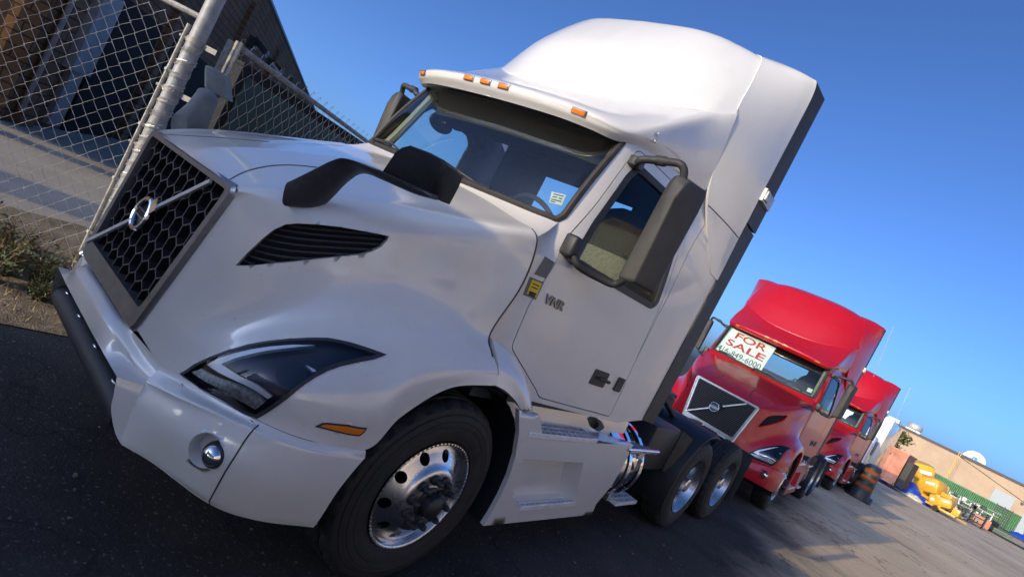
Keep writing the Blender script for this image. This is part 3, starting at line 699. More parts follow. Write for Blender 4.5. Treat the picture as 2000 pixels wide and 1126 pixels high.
# ---- flared side fairing panel and rubber extender behind the cab
def spn(z, yb, xb): return np.array([xb, yb, z])
sg = []
for (xs_, ys_, zs_, xe, ye, ze) in [(.885, 2.735, 3.865, 1.235, 3.00, 3.885), (.955, 2.68, 3.80, 1.25, 3.02, 3.78), (1.03, 2.55, 3.555, 1.25, 3.03, 3.55), (1.075, 2.455, 3.32, 1.25, 3.035, 3.32), (1.09, 2.48, 3.06, 1.25, 3.04, 3.06), (1.105, 2.53, 2.86, 1.25, 3.045, 2.86), (1.135, 2.60, 2.70, 1.25, 3.05, 2.66), (1.185, 2.78, 2.50, 1.252, 3.055, 2.48), (1.235, 2.97, 2.33, 1.253, 3.06, 2.32)]:
    r_ = []
    for t in (0, .2, .45, .72, 1.0):
        y = ys_-.02*(1-t)+(ye-ys_)*t; xs_ = xs_-.006 if t == 0 else xs_; bl = t+.42*t*(1-t); x = xs_+(xe-xs_)*bl; z = zs_+(ze-zs_)*t; r_.append((x, y, z))
    sg.append(r_)
# top edge rolls over
sg.insert(0, [(.80, 2.79, 3.905), (.88, 2.83, 3.915), (.98, 2.88, 3.92), (1.08, 2.94, 3.92), (1.19, 3.0, 3.90)])
SFP = Surf(cr_grid(sg), (0, 0), (1, 1), ref=(0, 3.2, 3.2))
sfs = both('side_fairing', join(full_grid(SFP, 60, 24), skirt(SFP, sq, 0, -.02, .03)), WHITE, None, 40)
for s_, sf in zip((1, -1), sfs):
    jl = plate(SFP, strip_loop(np.stack([np.full(12, 7/9), np.linspace(.02, .99, 12)], -1), .0045), (), .001, .004, 3, 3, .05); part('panel_joint', jl if s_ > 0 else far(jl), SEAL, sf)
    b = MB()
    b.prism([(s_*1.236, 3.02, 3.89), (s_*1.252, 3.055, 2.80), (s_*1.252, 3.055, 2.79), (s_*1.252, 3.30, 2.79), (s_*1.252, 3.265, 3.90)], (-s_*.03, 0, 0))
    b.prism([(s_*1.252, 3.06, 2.77), (s_*1.250, 3.06, 1.16), (s_*1.250, 3.29, 1.14), (s_*1.252, 3.29, 2.77)], (-s_*.03, 0, 0))
    ex = b.obj('rubber_extender', GREYP, sf, smooth=False)
    b = MB(); b.box((1.235, 3.04, 2.97), (1.275, 3.27, 3.07), .006); b.box((1.27, 3.05, 2.985), (1.29, 3.12, 3.055), .006)
    me = b.mesh()
    obj('latch_bracket', me if s_ > 0 else mirx(me), GALV, sf)
# cab back wall, roof deck and floor pan
b = MB(); b.add([(-.46, 2.835, 2.21), (.47, 2.835, 2.21), (.47, 2.835, 2.56), (-.46, 2.835, 2.56)], [(0, 1, 2, 3)]); b.obj('rear_window', SIDEG, cab)
b = MB(); b.box((-.97, 1.72, 2.70), (.97, 2.82, 2.74)); b.obj('headliner', INTER, cab)
b = MB(); b.box((-1.0, 1.35, 1.02), (1.0, 2.83, 1.08)); b.obj('cab_floor', INTER, cab)
b = MB()
cpts = [(-.86, 1.76, 2.50), (-.5, 1.70, 2.50), (0, 1.68, 2.50), (.5, 1.70, 2.50), (.86, 1.76, 2.50)]; cp = spline(cpts, 5); N_ = len(cp)
b.add([tuple(p) for p in cp]+[(p[0]*.98, p[1]-.02, 2.56) for p in cp]+[(p[0], p[1]-.05, 2.66) for p in cp]+[(p[0], p[1]+.3, 2.68) for p in cp]+[(p[0], p[1]+.25, 2.49) for p in cp], [(k*N_+i, k*N_+i+1, ((k+1) % 5)*N_+i+1, ((k+1) % 5)*N_+i) for k in range(5) for i in range(N_-1)])
b.obj('overhead_console', SEATD, cab)
b = MB(); b.box((-.94, 1.44, 1.60), (.94, 1.80, 1.99), .05); b.box((.28, 1.62, 1.95), (.86, 1.84, 2.05), .04); b.obj('dashboard', INTER, cab)
for s_ in (1, -1):
    b = MB(); b.tube([(s_*.90, 1.50, 2.06), (s_*.90, 1.56, 2.2), (s_*.885, 1.70, 2.62)], .035, 8); b.obj('pillar_trim', TRIML, cab)
    seat = empty('seat', (s_*.66, 2.3, 1.3)); seat.parent = truck
    b = MB(); b.box((-.27, -.32, .12), (.27, .22, .30), .06); b.box((-.2, -.2, -.25), (.2, .15, .12), .03); b.obj('seat_cushion', SEATF, seat)
    bk = []
    for z, w, d, yo in ((.25, .26, .10, .10), (.45, .28, .12, .12), (.65, .27, .11, .14), (.80, .26, .10, .165), (.82, .26, .10, .167)):
        bk.append([(w*math.copysign(abs(math.cos(a))**.5, math.cos(a)), yo+d*math.copysign(abs(math.sin(a))**.7, math.sin(a)), z) for a in np.linspace(0, 2*math.pi, 20, endpoint=False)])
    m2 = MB(); m2.add([p for s in bk for p in s], [(k*20+i, k*20+(i+1) % 20, (k+1)*20+(i+1) % 20, (k+1)*20+i) for k in range(4) for i in range(20)]); m2.obj('seat_back', SEATF, seat)
    bk = []
    for z, w, d, yo in ((.81, .262, .10, .166), (.95, .25, .095, .185), (1.06, .21, .08, .20), (1.13, .15, .06, .21), (1.165, .07, .03, .215)):
        bk.append([(w*math.copysign(abs(math.cos(a))**.6, math.cos(a)), yo+d*math.sin(a), z) for a in np.linspace(0, 2*math.pi, 20, endpoint=False)])
    if s_ < 0:
        seat.scale = (1, 1, .70); continue
    m2 = MB(); m2.add([p for s in bk for p in s]+[(0, .215, 1.17)], [(k*20+i, k*20+(i+1) % 20, (k+1)*20+(i+1) % 20, (k+1)*20+i) for k in range(4) for i in range(20)]+[(80+i, 80+(i+1) % 20, 100) for i in range(20)]); m2.obj('headrest', SEATD, seat)
sw = empty('steering_wheel', (.50, 1.79, 1.985)); sw.parent = truck; sw.rotation_euler = (R_(35), 0, 0)
b = MB(); b.tube([(math.cos(t)*.225, 0, math.sin(t)*.225) for t in np.linspace(0, 2*math.pi, 36, endpoint=False)], .016, 8, closed=True); b.obj('wheel_rim', BLACKP, sw)
b = MB(); b.box((-.08, -.02, -.06), (.08, .03, .06), .02)
for a in (0, math.pi, -math.pi/2): b.tube([(0, 0, 0), (math.cos(a)*.22, 0, math.sin(a)*.22)], .014, 6)
b.obj('wheel_hub', BLACKP, sw)
# inspection sheet stuck inside the windscreen
su = WS.uvs([(1064+8, 394), (1077, 373), (1106, 380), (1097, 401)]); stx = part('windscreen_sticker', plate(WS, su, (), -.004, .001, 4, 4, .1), PAPER)
for a_, c_ in (((1081, 378), (1101, 383)), ((1079, 383), (1088, 385)), ((1091, 386), (1098, 388)), ((1076, 388), (1096, 393)), ((1075, 392), (1084, 394))):
    part('sticker_print', plate(WS, strip_loop(WS.uvs([a_, c_]), .010), (), -.002, .001, 2, 2, .2), INK, stx)
lm = empty('look_down_mirror', (-1.02, 1.98, 2.50)); lm.parent = truck
b = MB(); b.blob((0, 0, 0), (.05, .13, .075), 3); b.obj('mirror_shell', BLACKP, lm)
b = MB(); b.blob((.03, -.02, .02), (.03, .06, .03), 2); b.obj('mirror_glass', CHROME, lm)

# ---- door mirrors
def mirror(s_):
    A0, B0, C0, D0 = P(1205, 541, x=1.27), P(1216, 546, x=1.305), P(1238, 552, x=1.37), P(1277, 573, x=1.415)
    A1, B1, C1, D1 = P(1312, 341, x=1.27), P(1322, 336, x=1.305), P(1338, 345, x=1.37), P(1386, 375, x=1.415)
    lo = [A0, B0, C0, D0, D0+[-.03, .06, 0], A0+[.02, .14, 0]]; hi = [A1, B1, C1, D1, D1+[-.03, .06, 0], A1+[.02, .14, 0]]
    secs = []
    for t, sc, dz in ((0, .93, 0), (.02, 1.0, 0), (.5, 1.0, 0), (.80, 1.0, 0), (.93, .97, 0), (1.0, .86, 0)):
        pts = [a+(b-a)*t for a, b in zip(lo, hi)]; c = sum(pts)/6
        if t >= .93: pts[2] = pts[2]+np.array([.02, .04, 0])*(t-.86)/.14
        secs.append([c+(p-c)*sc for p in pts])
    b = MB(); b.add([p for s in secs for p in s], [(k*6+i, k*6+(i+1) % 6, (k+1)*6+(i+1) % 6, (k+1)*6+i) for k in range(5) for i in range(6)]+[tuple(range(6)), tuple(30+i for i in range(6))])
    me = b.mesh(True, 22)
    bm = bmesh.new(); bm.from_mesh(me); bmesh.ops.bevel(bm, geom=[e for e in bm.edges if e.calc_face_angle(0) > .35], offset=.012, segments=3, profile=.6, affect='EDGES'); bm.to_mesh(me); bm.free()
    me.polygons.foreach_set('use_smooth', [True]*len(me.polygons)); me.set_sharp_from_angle(angle=R_(40))
    me = me if s_ > 0 else mirx(me)
    mr = part('door_mirror', me, GREYP)
    b = MB(); b.tube(spline([P(1120, 500, x=1.10), P(1127, 517, x=1.13), P(1145, 530, x=1.15), P(1170, 543, x=1.19), P(1193, 554, x=1.24), P(1207, 553, x=1.27), P(1222, 545, x=1.31)], 4), .020, 10)
    me = b.mesh(True, 50); obj('mirror_arm', me if s_ > 0 else mirx(me), GREYP, mr); b = MB()
    b.tube(spline([P(1242, 322, x=1.01), P(1252, 312, x=1.07), P(1280, 313, x=1.14), P(1305, 316, x=1.22), P(1328, 320, x=1.29), P(1336, 333, x=1.32), P(1334, 352, x=1.33)], 4), .022, 10)
    b.tube([P(1282, 313, x=1.14), P(1300, 316, x=1.2)], .028, 10)
    me = b.mesh(True, 50); obj('mirror_arm', me if s_ > 0 else mirx(me), GREYP, mr)
    b = MB(); c = P(1122, 484, x=1.07); b.box(c-np.array([.05, .06, .06]), c+np.array([.035, .05, .06]), .015); c = P(1120, 505, x=1.09); b.blob(c, .035, 2)
    me = b.mesh(True, 50); obj('mirror_bracket', me if s_ > 0 else mirx(me), BLACKP, mr); b = MB()
    c = P(1240, 318, x=1.0); b.box(c-np.array([.02, .05, .03]), c+np.array([.04, .05, .03]), .01)
    me = b.mesh(True, 50); obj('mirror_bracket', me if s_ > 0 else mirx(me), BLACKP, mr)
    gl = [D0+[-.032, .062, 0], A0+[.02, .142, 0], A1+[.02, .142, 0], D1+[-.032, .062, 0]]; c = sum(gl)/4; b = MB(); b.add([c+(p-c)*.9+np.array([0, .003, 0]) for p in gl], [(0, 1, 2, 3)])
    me = b.mesh(False, fix=False); obj('mirror_glass', me if s_ > 0 else mirx(me), CHROME, mr)
mirror(1); mirror(-1)
# ---- hood mirrors on their swept arms
def hood_mirror(s_):
    def sec(c, w, h, roll=0.0):   # rounded section across the arm
        return [c+np.array([0, 0, 0])+w*math.copysign(abs(math.cos(a))**.6, math.cos(a))+h*math.copysign(abs(math.sin(a))**.6, math.sin(a)) for a in np.linspace(0, 2*math.pi, 14, endpoint=False)]
    top = [P(562, 352, x=.68), P(605, 330, x=.72), P(648, 310, x=.77), P(676, 308, x=.82), P(740, 330, x=.94), P(800, 357, x=1.06), P(848, 378, x=1.15)]
    bot = [P(552, 400, x=.68), P(615, 400, x=.715), P(668, 352, x=.77), P(702, 335, x=.82), P(745, 350, x=.94), P(800, 374, x=1.06), P(842, 386, x=1.15)]
    th = [.05, .05, .045, .04, .04, .045, .045]; V = []
    T = spline(top, 4); B_ = spline(bot, 4); H = np.interp(np.linspace(0, 6, len(T)), range(7), th)
    for a, b_, t in zip(T, B_, H):
        c = (a+b_)/2; V += sec(c+np.array([-.2*t, .5*t, 0]), np.array([-.45, .9, .05])*t*.8, (a-b_)/2)
    n_ = len(T); b = MB(); b.add(V, [(k*14+i, k*14+(i+1) % 14, (k+1)*14+(i+1) % 14, (k+1)*14+i) for k in range(n_-1) for i in range(14)]+[tuple(range(14)), tuple((n_-1)*14+i for i in range(14))])
    me = b.mesh(True, 45); hm = part('hood_mirror', me if s_ > 0 else mirx(me), BLACKP if s_ > 0 else SUNLITP)
    hd = [P(a_, b_, x=.95+.23*(a_-748)/126) for a_, b_ in [(748, 334), (773, 297), (786, 288), (802, 284), (840, 298), (868, 313), (874, 323), (866, 345), (846, 384), (800, 362)]]
    c = sum(hd)/len(hd); m_ = len(hd); V = []; dv = np.array([-.01, .11, .0])
    for t, s in ((-.12, .9), (0, 1.0), (.5, 1.0), (1.0, .93)): V += [c+(p-c)*s+dv*t for p in hd]
    b = MB(); b.add(V, [(k*m_+i, k*m_+(i+1) % m_, (k+1)*m_+(i+1) % m_, (k+1)*m_+i) for k in range(3) for i in range(m_)]+[tuple(range(m_)), tuple(3*m_+i for i in range(m_))])
    me = b.mesh(True, 45); obj('mirror_head', me if s_ > 0 else mirx(me), BLACKP if s_ > 0 else SUNLITP, hm)
hood_mirror(1); hood_mirror(-1)

# ---- arch piece behind the hood
e1 = [P(968, 752, x=1.20), P(988, 763, x=1.20), P(1006, 781, x=1.20), P(1018, 800, x=1.20)]
e2 = [P(974, 715, x=1.165), P(996, 728, x=1.17), P(1018, 755, x=1.19), P(1031, 800, x=1.205)]
e25 = [P(968, 685, x=1.11), P(998, 708, x=1.12), P(1025, 745, x=1.16), P(1039, 801, x=1.20)]
e3 = [P(961, 660, x=1.065), P(1000, 692, x=1.065), P(1030, 740, x=1.09), P(1041, 801, x=1.15)]
ARC = Surf(cr_grid([e1, e2, e25, e3]), (0, 0), (1, 1), ref=(0, 1.3, 1.1))
both('rear_arch_panel', join(full_grid(ARC, 16, 20), skirt(ARC, sq, 0, -.03, .05)), WHITE, None, 40)
# inner wheel arch liner
for s_ in (1, -1):
    b = MB(); vs = []
    for a in np.linspace(R_(-20), R_(200), 20):
        for x_ in (.60, 1.17): vs.append((x_*s_, 1.204+.60*math.cos(a), .54+.60*math.sin(a)))
    b.add(vs, [(2*i, 2*i+1, 2*i+3, 2*i+2) for i in range(19)]); b.box((min(.55*s_, .62*s_), .5, .4), (max(.55*s_, .62*s_), 1.9, 1.15)); b.obj('wheel_arch_liner', DARK, truck)

# ---- step fairing
FLAT = Surf(lambda uv: np.stack([1.2+.0*uv[:, 0]-.02*np.clip((uv[:, 1]-.3)/-.3, 0, 1), uv[:, 0], uv[:, 1]], -1), (1.4, .2), (4.2, 1.2), n=(20, 20), ref=(0, 2.5, .7))
fo = np.array([P(a, b, x=1.2)[1:] for a, b in [(1014, 801), (1055, 811), (1060, 853), (1166, 865), (1237, 868), (1219, 906), (1195, 947), (1164, 984), (1156, 1004), (944, 1026), (958, 1004), (977, 970), (995, 930), (1007, 890), (1014, 845)]])
hole = np.array([P(a, b, x=1.2)[1:] for a, b in [(1022, 896), (1140, 903), (1121, 985), (1016, 995), (1001, 962)]])
fv = [cut(FLAT, fo, [hole], 30, 20, .06), skirt(FLAT, fo, 0, -.03, .06)]
hb = hole.mean(0)+(hole-hole.mean(0))*np.array([.78, .72])+np.array([0, -.01]); n = len(hole)
fv.append(([(1.2, *p) for p in hole]+[(1.105, *p) for p in hb], [(i, (i+1) % n, n+(i+1) % n, n+i) for i in range(n)]+[tuple(n+i for i in range(n))]))
stepfs = both('step_fairing', join(*fv), WHITE, None, 25)
# sloping inner panel above the top step
tz = P(1060, 853, x=1.2); tz2 = P(1166, 865, x=1.2)
inn = [(1.03, 1.74, .955), (1.03, 2.75, .945), (1.06, 3.45, .90), (1.19, 3.50, .775), (1.06, 3.42, 1.02), (1.0, 2.75, 1.12), (1.0, 1.74, 1.12)]
hole_c = P(1160, 825, x=1.03)
IN = Surf(lambda uv: np.stack([1.04-.04*(uv[:, 1]-.93)/.2, uv[:, 0], uv[:, 1]], -1), (1.6, .8), (3.6, 1.2), n=(20, 20), ref=(0, 2.5, 1.0))
io = np.array([(1.70, .92), (3.42, .86), (3.40, 1.03), (2.78, 1.12), (1.66, 1.12)])
ih = rnd(IN.uvs([(1146, 815), (1158, 810), (1176, 823), (1181, 835), (1170, 843), (1152, 832)]), .02)
iv = [cut(IN, io, [ih], 24, 8, .06), skirt(IN, ih, 0, -.05, .03)]
# ledge from the inner panel out to the face, behind the step
iv.append(([(1.035, 2.63, .935), (1.2, 2.63, .935), (1.2, 3.44, .76+.14), (1.035, 3.44, .90), (1.2, 3.75, .885), (1.15, 3.75, .885)], [(0, 1, 2, 3), (2, 4, 5, 3)]))
for s_, k in zip((1, -1), stepfs): part('sill_panel', mesh_of(*(join(*iv) if s_ > 0 else far(join(*iv))), True, 25), WHITE, k)
for s_, stepf in zip((1, -1), stepfs):
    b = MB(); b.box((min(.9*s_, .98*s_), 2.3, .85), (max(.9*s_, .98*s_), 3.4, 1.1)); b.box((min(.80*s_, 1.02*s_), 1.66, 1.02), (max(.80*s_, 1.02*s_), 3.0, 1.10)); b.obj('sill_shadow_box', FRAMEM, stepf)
FL = mirx
def tread(name, c, lx, ly, parent, s_, th=.03, nrow=3, ncol=12, lipx=0.0):
    """open-grip step: frame with rows of slots"""
    b = MB(); x0, x1 = c[0]-lx, c[0]; y0, y1 = c[1]-ly/2, c[1]+ly/2; z = c[2]
    b.box((x1-.012, y0, z-th), (x1, y1, z+.004), .003); b.box((x0, y0, z-th), (x0+.012, y1, z+.002)); b.box((x0, y0-.006, z-th), (x1-.002, y0+.006, z+.001)); b.box((x0, y1-.006, z-th), (x1-.002, y1+.006, z+.001))
    for r in range(nrow+1):
        xx = x0+.012+(x1-x0-.024)*r/nrow; b.box((xx-.007, y0+.004, z-.010), (xx+.007, y1-.004, z-.0005))
    for r in range(nrow):
        xa = x0+.012+(x1-x0-.024)*r/nrow
        for k in range(ncol):
            yy = y0+.01+(y1-y0-.02)*(k+.5*(r % 2))/ncol; b.box((xa, yy-.004, z-.014), (xa+(x1-x0)/nrow, yy+.004, z-.002))
    me = b.mesh(False); o = obj(name, me if s_ > 0 else mirx(me), STEPM, parent)
    b = MB(); b.box((x0+.005, y0+.005, z-th-.004), (x1-.015, y1-.005, z-th)); me = b.mesh(False); obj('step_tray', me if s_ > 0 else mirx(me), DARK, parent)
for s_, stepf in zip((1, -1), stepfs):
    tread('step_tread', (1.205, 2.19, .940), .17, .86, stepf, s_)
    a_, c_ = P(1016, 994, x=1.2), P(1121, 985, x=1.2)
    tread('step_tread', (1.208, (a_[1]+c_[1])/2, (a_[2]+c_[2])/2+.022), .115, abs(c_[1]-a_[1]), stepf, s_)
    # fuel tank
    b = MB(); cx_, cz_, R1 = .875, .655, .325
    b.lathe([(3.12, .02), (3.12, R1-.03), (3.14, R1), (3.70, R1), (3.745, R1-.015), (3.77, R1-.06), (3.79, .02)], (cx_, 0, cz_), 'y', 64)
    me = b.mesh(True, 30); tk = part('fuel_tank', me if s_ > 0 else mirx(me), CHROME)
    for yy in (3.42, 3.66):
        b = MB(); b.lathe([(yy-.028, R1+.004), (yy-.028, R1+.009), (yy+.028, R1+.009), (yy+.028, R1+.004)], (cx_, 0, cz_), 'y', 48); me = b.mesh(True, 30); st = obj('tank_strap', me if s_ > 0 else mirx(me), CHROME, tk)
        b = MB(); b.lathe([(yy-.034, R1+.002), (yy-.034, R1+.006), (yy+.034, R1+.006), (yy+.034, R1+.002)], (cx_, 0, cz_), 'y', 48); me = b.mesh(True, 30); obj('strap_liner', me if s_ > 0 else mirx(me), BLACKP, tk)
    b = MB(); b.box((1.10, 3.50, .80), (1.197, 3.60, .86)); b.lathe([(.0, .001), (.0, .055), (.035, .05), (.04, .001)], (.93, 3.52, .975), 'z', 20); me = b.mesh(True, 30); obj('filler_cap', me if s_ > 0 else mirx(me), ALU, tk)
    b = MB(); q = [(1.1995, 3.56, .66), (1.1995, 3.66, .66), (1.1995, 3.66, .80), (1.1995, 3.56, .80)]; b.prism([(1.2045, 3.52, .70), (1.2045, 3.60, .70), (1.204, 3.60, .80), (1.204, 3.52, .80)], (.001, 0, 0)); me = b.mesh(False); obj('tank_label', me if s_ > 0 else mirx(me), GREYS, tk)
    # small step on its hanger behind the fairing
    hs = part('rear_step_bracket', (lambda b: b.mesh(False))(MB().box((.95, 3.52, .36), (1.12, 3.60, .58)).box((1.0, 3.56, .44), (1.10, 3.66, .60))) if s_ > 0 else mirx(MB().box((.95, 3.52, .36), (1.12, 3.60, .58)).box((1.0, 3.56, .44), (1.10, 3.66, .60)).mesh(False)), ALU)
    tread('step_tread', (1.19, 3.80, .385), .20, .42, hs, s_, ncol=8)
    # quarter fender ahead of the drive wheels
    b = MB(); vs = []; aa = np.linspace(R_(75), R_(205), 22)
    for rr_ in (.585, .60):
        for a in aa:
            for x_ in (.58, .95, 1.20, 1.225): vs.append((x_, 5.2+rr_*1.02*math.cos(a), .53+(rr_-(.015 if x_ > 1.21 else 0))*math.sin(a)))
    m_ = 22
    b.add(vs, [((L*m_+i)*4+k, (L*m_+i)*4+k+1, (L*m_+i+1)*4+k+1, (L*m_+i+1)*4+k) for L in range(2) for i in range(m_-1) for k in range(3)]+[((0*m_+i)*4+3, (0*m_+i+1)*4+3, (m_+i+1)*4+3, (m_+i)*4+3) for i in range(m_-1)])
    me = b.mesh(True, 40); qf = part('quarter_fender', me if s_ > 0 else mirx(me), FRAMEM)
    b = MB(); b.box((.50, 3.92, .62), (1.08, 4.58, 1.06), .03); b.prism([(1.08, 4.58, 1.06), (1.08, 4.58, .62), (1.14, 4.62, .62), (1.16, 4.72, 1.02)], (-.5, 0, 0)); me = b.mesh(True, 30); obj('battery_box', me if s_ > 0 else mirx(me), FRAMEM, qf)
    b = MB(); b.box((1.05, 3.25, .86), (1.212, 3.83, .885), .004); b.tube([(1.20, 3.2, .885), (1.205, 3.84, .885)], .014, 8); me = b.mesh(True, 30); obj('fairing_rail', me if s_ > 0 else mirx(me), ALU, tk)

# ---- frame, fifth wheel, hoses
b = MB()
for s_ in (1, -1): b.box((s_*.43-.045, .3, .70), (s_*.43+.045, 7.15, .98))
for y in (1.2, 3.2, 4.6, 5.86, 7.05): b.box((-.43, y-.05, .74), (.43, y+.05, .95))
b.cyl((-.9, 5.2, .51), (.9, 5.2, .51), .12); b.cyl((-.9, 6.52, .51), (.9, 6.52, .51), .12); b.blob((0, 5.2, .53), (.22, .26, .22), 2); b.blob((0, 6.52, .53), (.22, .26, .22), 2); b.box((-.85, 1.15, .42), (.85, 1.26, .54)); b.box((-.5, .3, .5), (.5, 2.8, 1.2))
b.obj('frame', FRAMEM, truck)
b = MB(); b.box((-.5, 3.15, 1.0), (.5, 4.5, 1.03)); b.obj('deck_plate', ALU, truck)
fw_ = MB(); pts = []
for k in range(21):
    a = R_(125)+R_(290)*k/20; pts.append((.46*math.sin(a), 5.75+.50*math.cos(a), 1.22))
fw_.prism(pts, (0, 0, -.05)); fw_.box((-.42, 5.6, .98), (.42, 5.9, 1.17)); fw_.obj('fifth_wheel', FRAMEM, truck)
b = MB()
for k in range(3): b.tube(spline([(-.1+.12*k, 3.2, 1.9), (-.1+.15*k, 3.5, 1.45), (.05+.16*k, 3.8, 1.18), (.2+.12*k, 4.2, 1.12), (.15+.1*k, 4.6, 1.05)], 6), .018, 8)
hz_ = b.obj('air_hoses', RUBBER, truck)
b = MB()
for k in range(40): b.blob((.62+.012*math.cos(k*1.3), 4.15+k*.022, 1.13+.02*math.sin(k*1.9)), .013, 1)
b.obj('gladhand_line', GREYP, truck)
b = MB(); b.box((.35, 4.5, 1.0), (.7, 4.95, 1.13), .02); b.tube(spline([(.4, 4.6, 1.13), (.55, 4.7, 1.23), (.7, 4.8, 1.20), (.8, 5.0, 1.08)], 5), .03, 8); b.obj('valve_block', FRAMEM, truck)

# ---- wheels
def tyre_mesh(w, lug):
    prof = [(-.06, .288), (-.035, .292), (-.012, .300), (-.006, .312), (-.001, .316), (.0, .33), (.0035, .336), (.004, .38), (.0015, .384), (.0035, .389), (.003, .415), (-.001, .419), (.0015, .425), (-.004, .452), (-.010, .456), (-.009, .463), (-.016, .482), (-.026, .494), (-.042, .506), (-.055, .511)]
    for k in range(4):
        x = -.055-(w-.11)*(k+.5)/4; prof += [(x+.012, .513), (x+.008, .500), (x-.008, .500), (x-.012, .513)]
    e = [(-w-a, r) for a, r in prof[:19]][::-1]; prof = prof+e
    n = 112; b = MB(); b.lathe(prof, (0, 0, 0), 'x', n); me = b.mesh(False)
    m_ = len(prof)
    for i in range(n):
        for k in range(17, m_-17):
            if i % 4 == 0 and (k < 22 or k > m_-23 or lug):
                v = me.vertices[i*m_+k]; r0 = math.hypot(v.co.y, v.co.z); q = (r0-.014)/r0; v.co.y *= q; v.co.z *= q
    # raised lettering ring and beads on the sidewall
    me.polygons.foreach_set('use_smooth', [True]*len(me.polygons)); me.set_sharp_from_angle(angle=R_(32)); return me
TF = tyre_mesh(.275, False); TR = tyre_mesh(.265, True)
def disc_profile(r):
    return np.interp(r, [0, .075, .085, .15, .165, .185, .215, .255, .272, .279, .285, .292, .300], [.045, .045, .04, .04, .036, .014, -.004, -.03, -.034, -.02, -.004, .003, .0])
FD = Surf(lambda uv: np.stack([disc_profile(np.hypot(uv[:, 0], uv[:, 1])), uv[:, 0], uv[:, 1]], -1), (-.30, -.30), (.30, .30), n=(10, 10), ref=(-1, 0, 0))
tt = np.linspace(0, 2*math.pi, 72, endpoint=False); HO = [np.stack([.226*math.cos(a)+.0285*np.cos(tt[::4]), .226*math.sin(a)+.0285*np.sin(tt[::4])], -1) for a in R_(9)+np.arange(10)*2*math.pi/10]
gr = [np.array([(0.0, 0.0)])]
for r in (.03, .06, .076, .086, .11, .13, .15, .158, .166, .176, .186, .2, .215, .235, .255, .264, .272, .276, .280, .285, .288, .292, .296):
    gr.append(np.stack([r*np.cos(tt), r*np.sin(tt)], -1))
v, f = tri_region(np.stack([.30*np.cos(tt), .30*np.sin(tt)], -1), HO, np.vstack(gr), .012)
pv = FD.ev(v); fn_ = np.cross(pv[f[:, 1]]-pv[f[:, 0]], pv[f[:, 2]]-pv[f[:, 0]]); f[fn_[:, 0] < 0] = f[fn_[:, 0] < 0][:, ::-1]
fp = [(pv, f)]
for h in HO: fp.append(skirt(FD, h, 0, -.022, .012))
FRIM = mesh_of(*join(*fp), True, 40)
b = MB(); b.lathe([(0, .300), (-.03, .285), (-.10, .255), (-.16, .25), (-.16, .15), (-.175, .14), (-.175, .10), (-.10, .10), (-.09, .08), (-.02, .075), (-.01, .06), (-.01, .001)], (0, 0, 0), 'x', 64); RRIM = b.mesh(True, 30)
b = MB(); b.lathe([(0, .30), (-.06, .285), (-.24, .285)], (0, 0, 0), 'x', 48); BRL = b.mesh(True, 30)
b = MB(); b.lathe([(-.02, .019), (.004, .019), (.006, .026), (.018, .026), (.022, .017), (.045, .0165), (.058, .012), (.062, .001)], (0, 0, 0), 'x', 12); NUT = b.mesh(True, 40)
b = MB(); b.lathe([(.02, .082), (.05, .080), (.055, .062), (.10, .058), (.112, .045), (.115, .001)], (0, 0, 0), 'x', 24)
for k in range(6): a = k*math.pi/3; b.blob((.062, .07*math.cos(a), .07*math.sin(a)), .011, 1)
HUB = b.mesh(True, 40)
def wheel(x, y, kind, s_):
    w = empty('wheel', (x*s_, y, .511)); w.parent = truck
    if s_ < 0: w.rotation_euler = (0, 0, math.pi)
    o = obj('tyre', TF if kind == 'f' else TR, RUBBER, w)
    rim = obj('rim', FRIM if kind == 'f' else RRIM, ALU, w); bb = obj('rim_barrel', BRL, DARK if kind == 'f' else ALU, w)
    base, off = (.15-.026, .036) if kind == 'f' else (.125, -.165)
    for k in range(10):
        a = k*2*math.pi/10+R_(27); nu = obj('lug_nut', NUT, BLACKP if kind == 'f' else ALU, w); nu.location = (off, base*math.cos(a), base*math.sin(a))
    hb_ = obj('hub_cap', HUB, FRAMEM if kind == 'f' else ALU, w); hb_.location = (0.0 if kind == 'f' else -.20, 0, 0)
    if kind == 'f':
        b = MB(); b.lathe([(-.08, .001), (-.08, .28)], (0, 0, 0), 'x', 32); obj('brake_drum', b.mesh(False), DARK, w)
    return w
for s_ in (1, -1):
    wheel(1.142, 1.204, 'f', s_)
    for y in (5.2, 6.52):
        wheel(1.208, y, 'r', s_)
        wi = empty('inner_wheel', (.89*s_, y, .511)); wi.parent = truck
        if s_ < 0: wi.rotation_euler = (0, 0, math.pi)
        obj('tyre', TR, RUBBER, wi); obj('rim', BRL, FRAMEM, wi)
for s_ in (1, -1):
    b = MB(); b.box((s_*.95-.3, 7.14, .25), (s_*.95+.3, 7.155, .95)); b.obj('mud_flap', RUBBER, truck)
tag(truck, 'white day cab semi truck with tall roof fairing and black honeycomb grille, parked nearest', 'truck', 'semi trucks parked nose to tail')
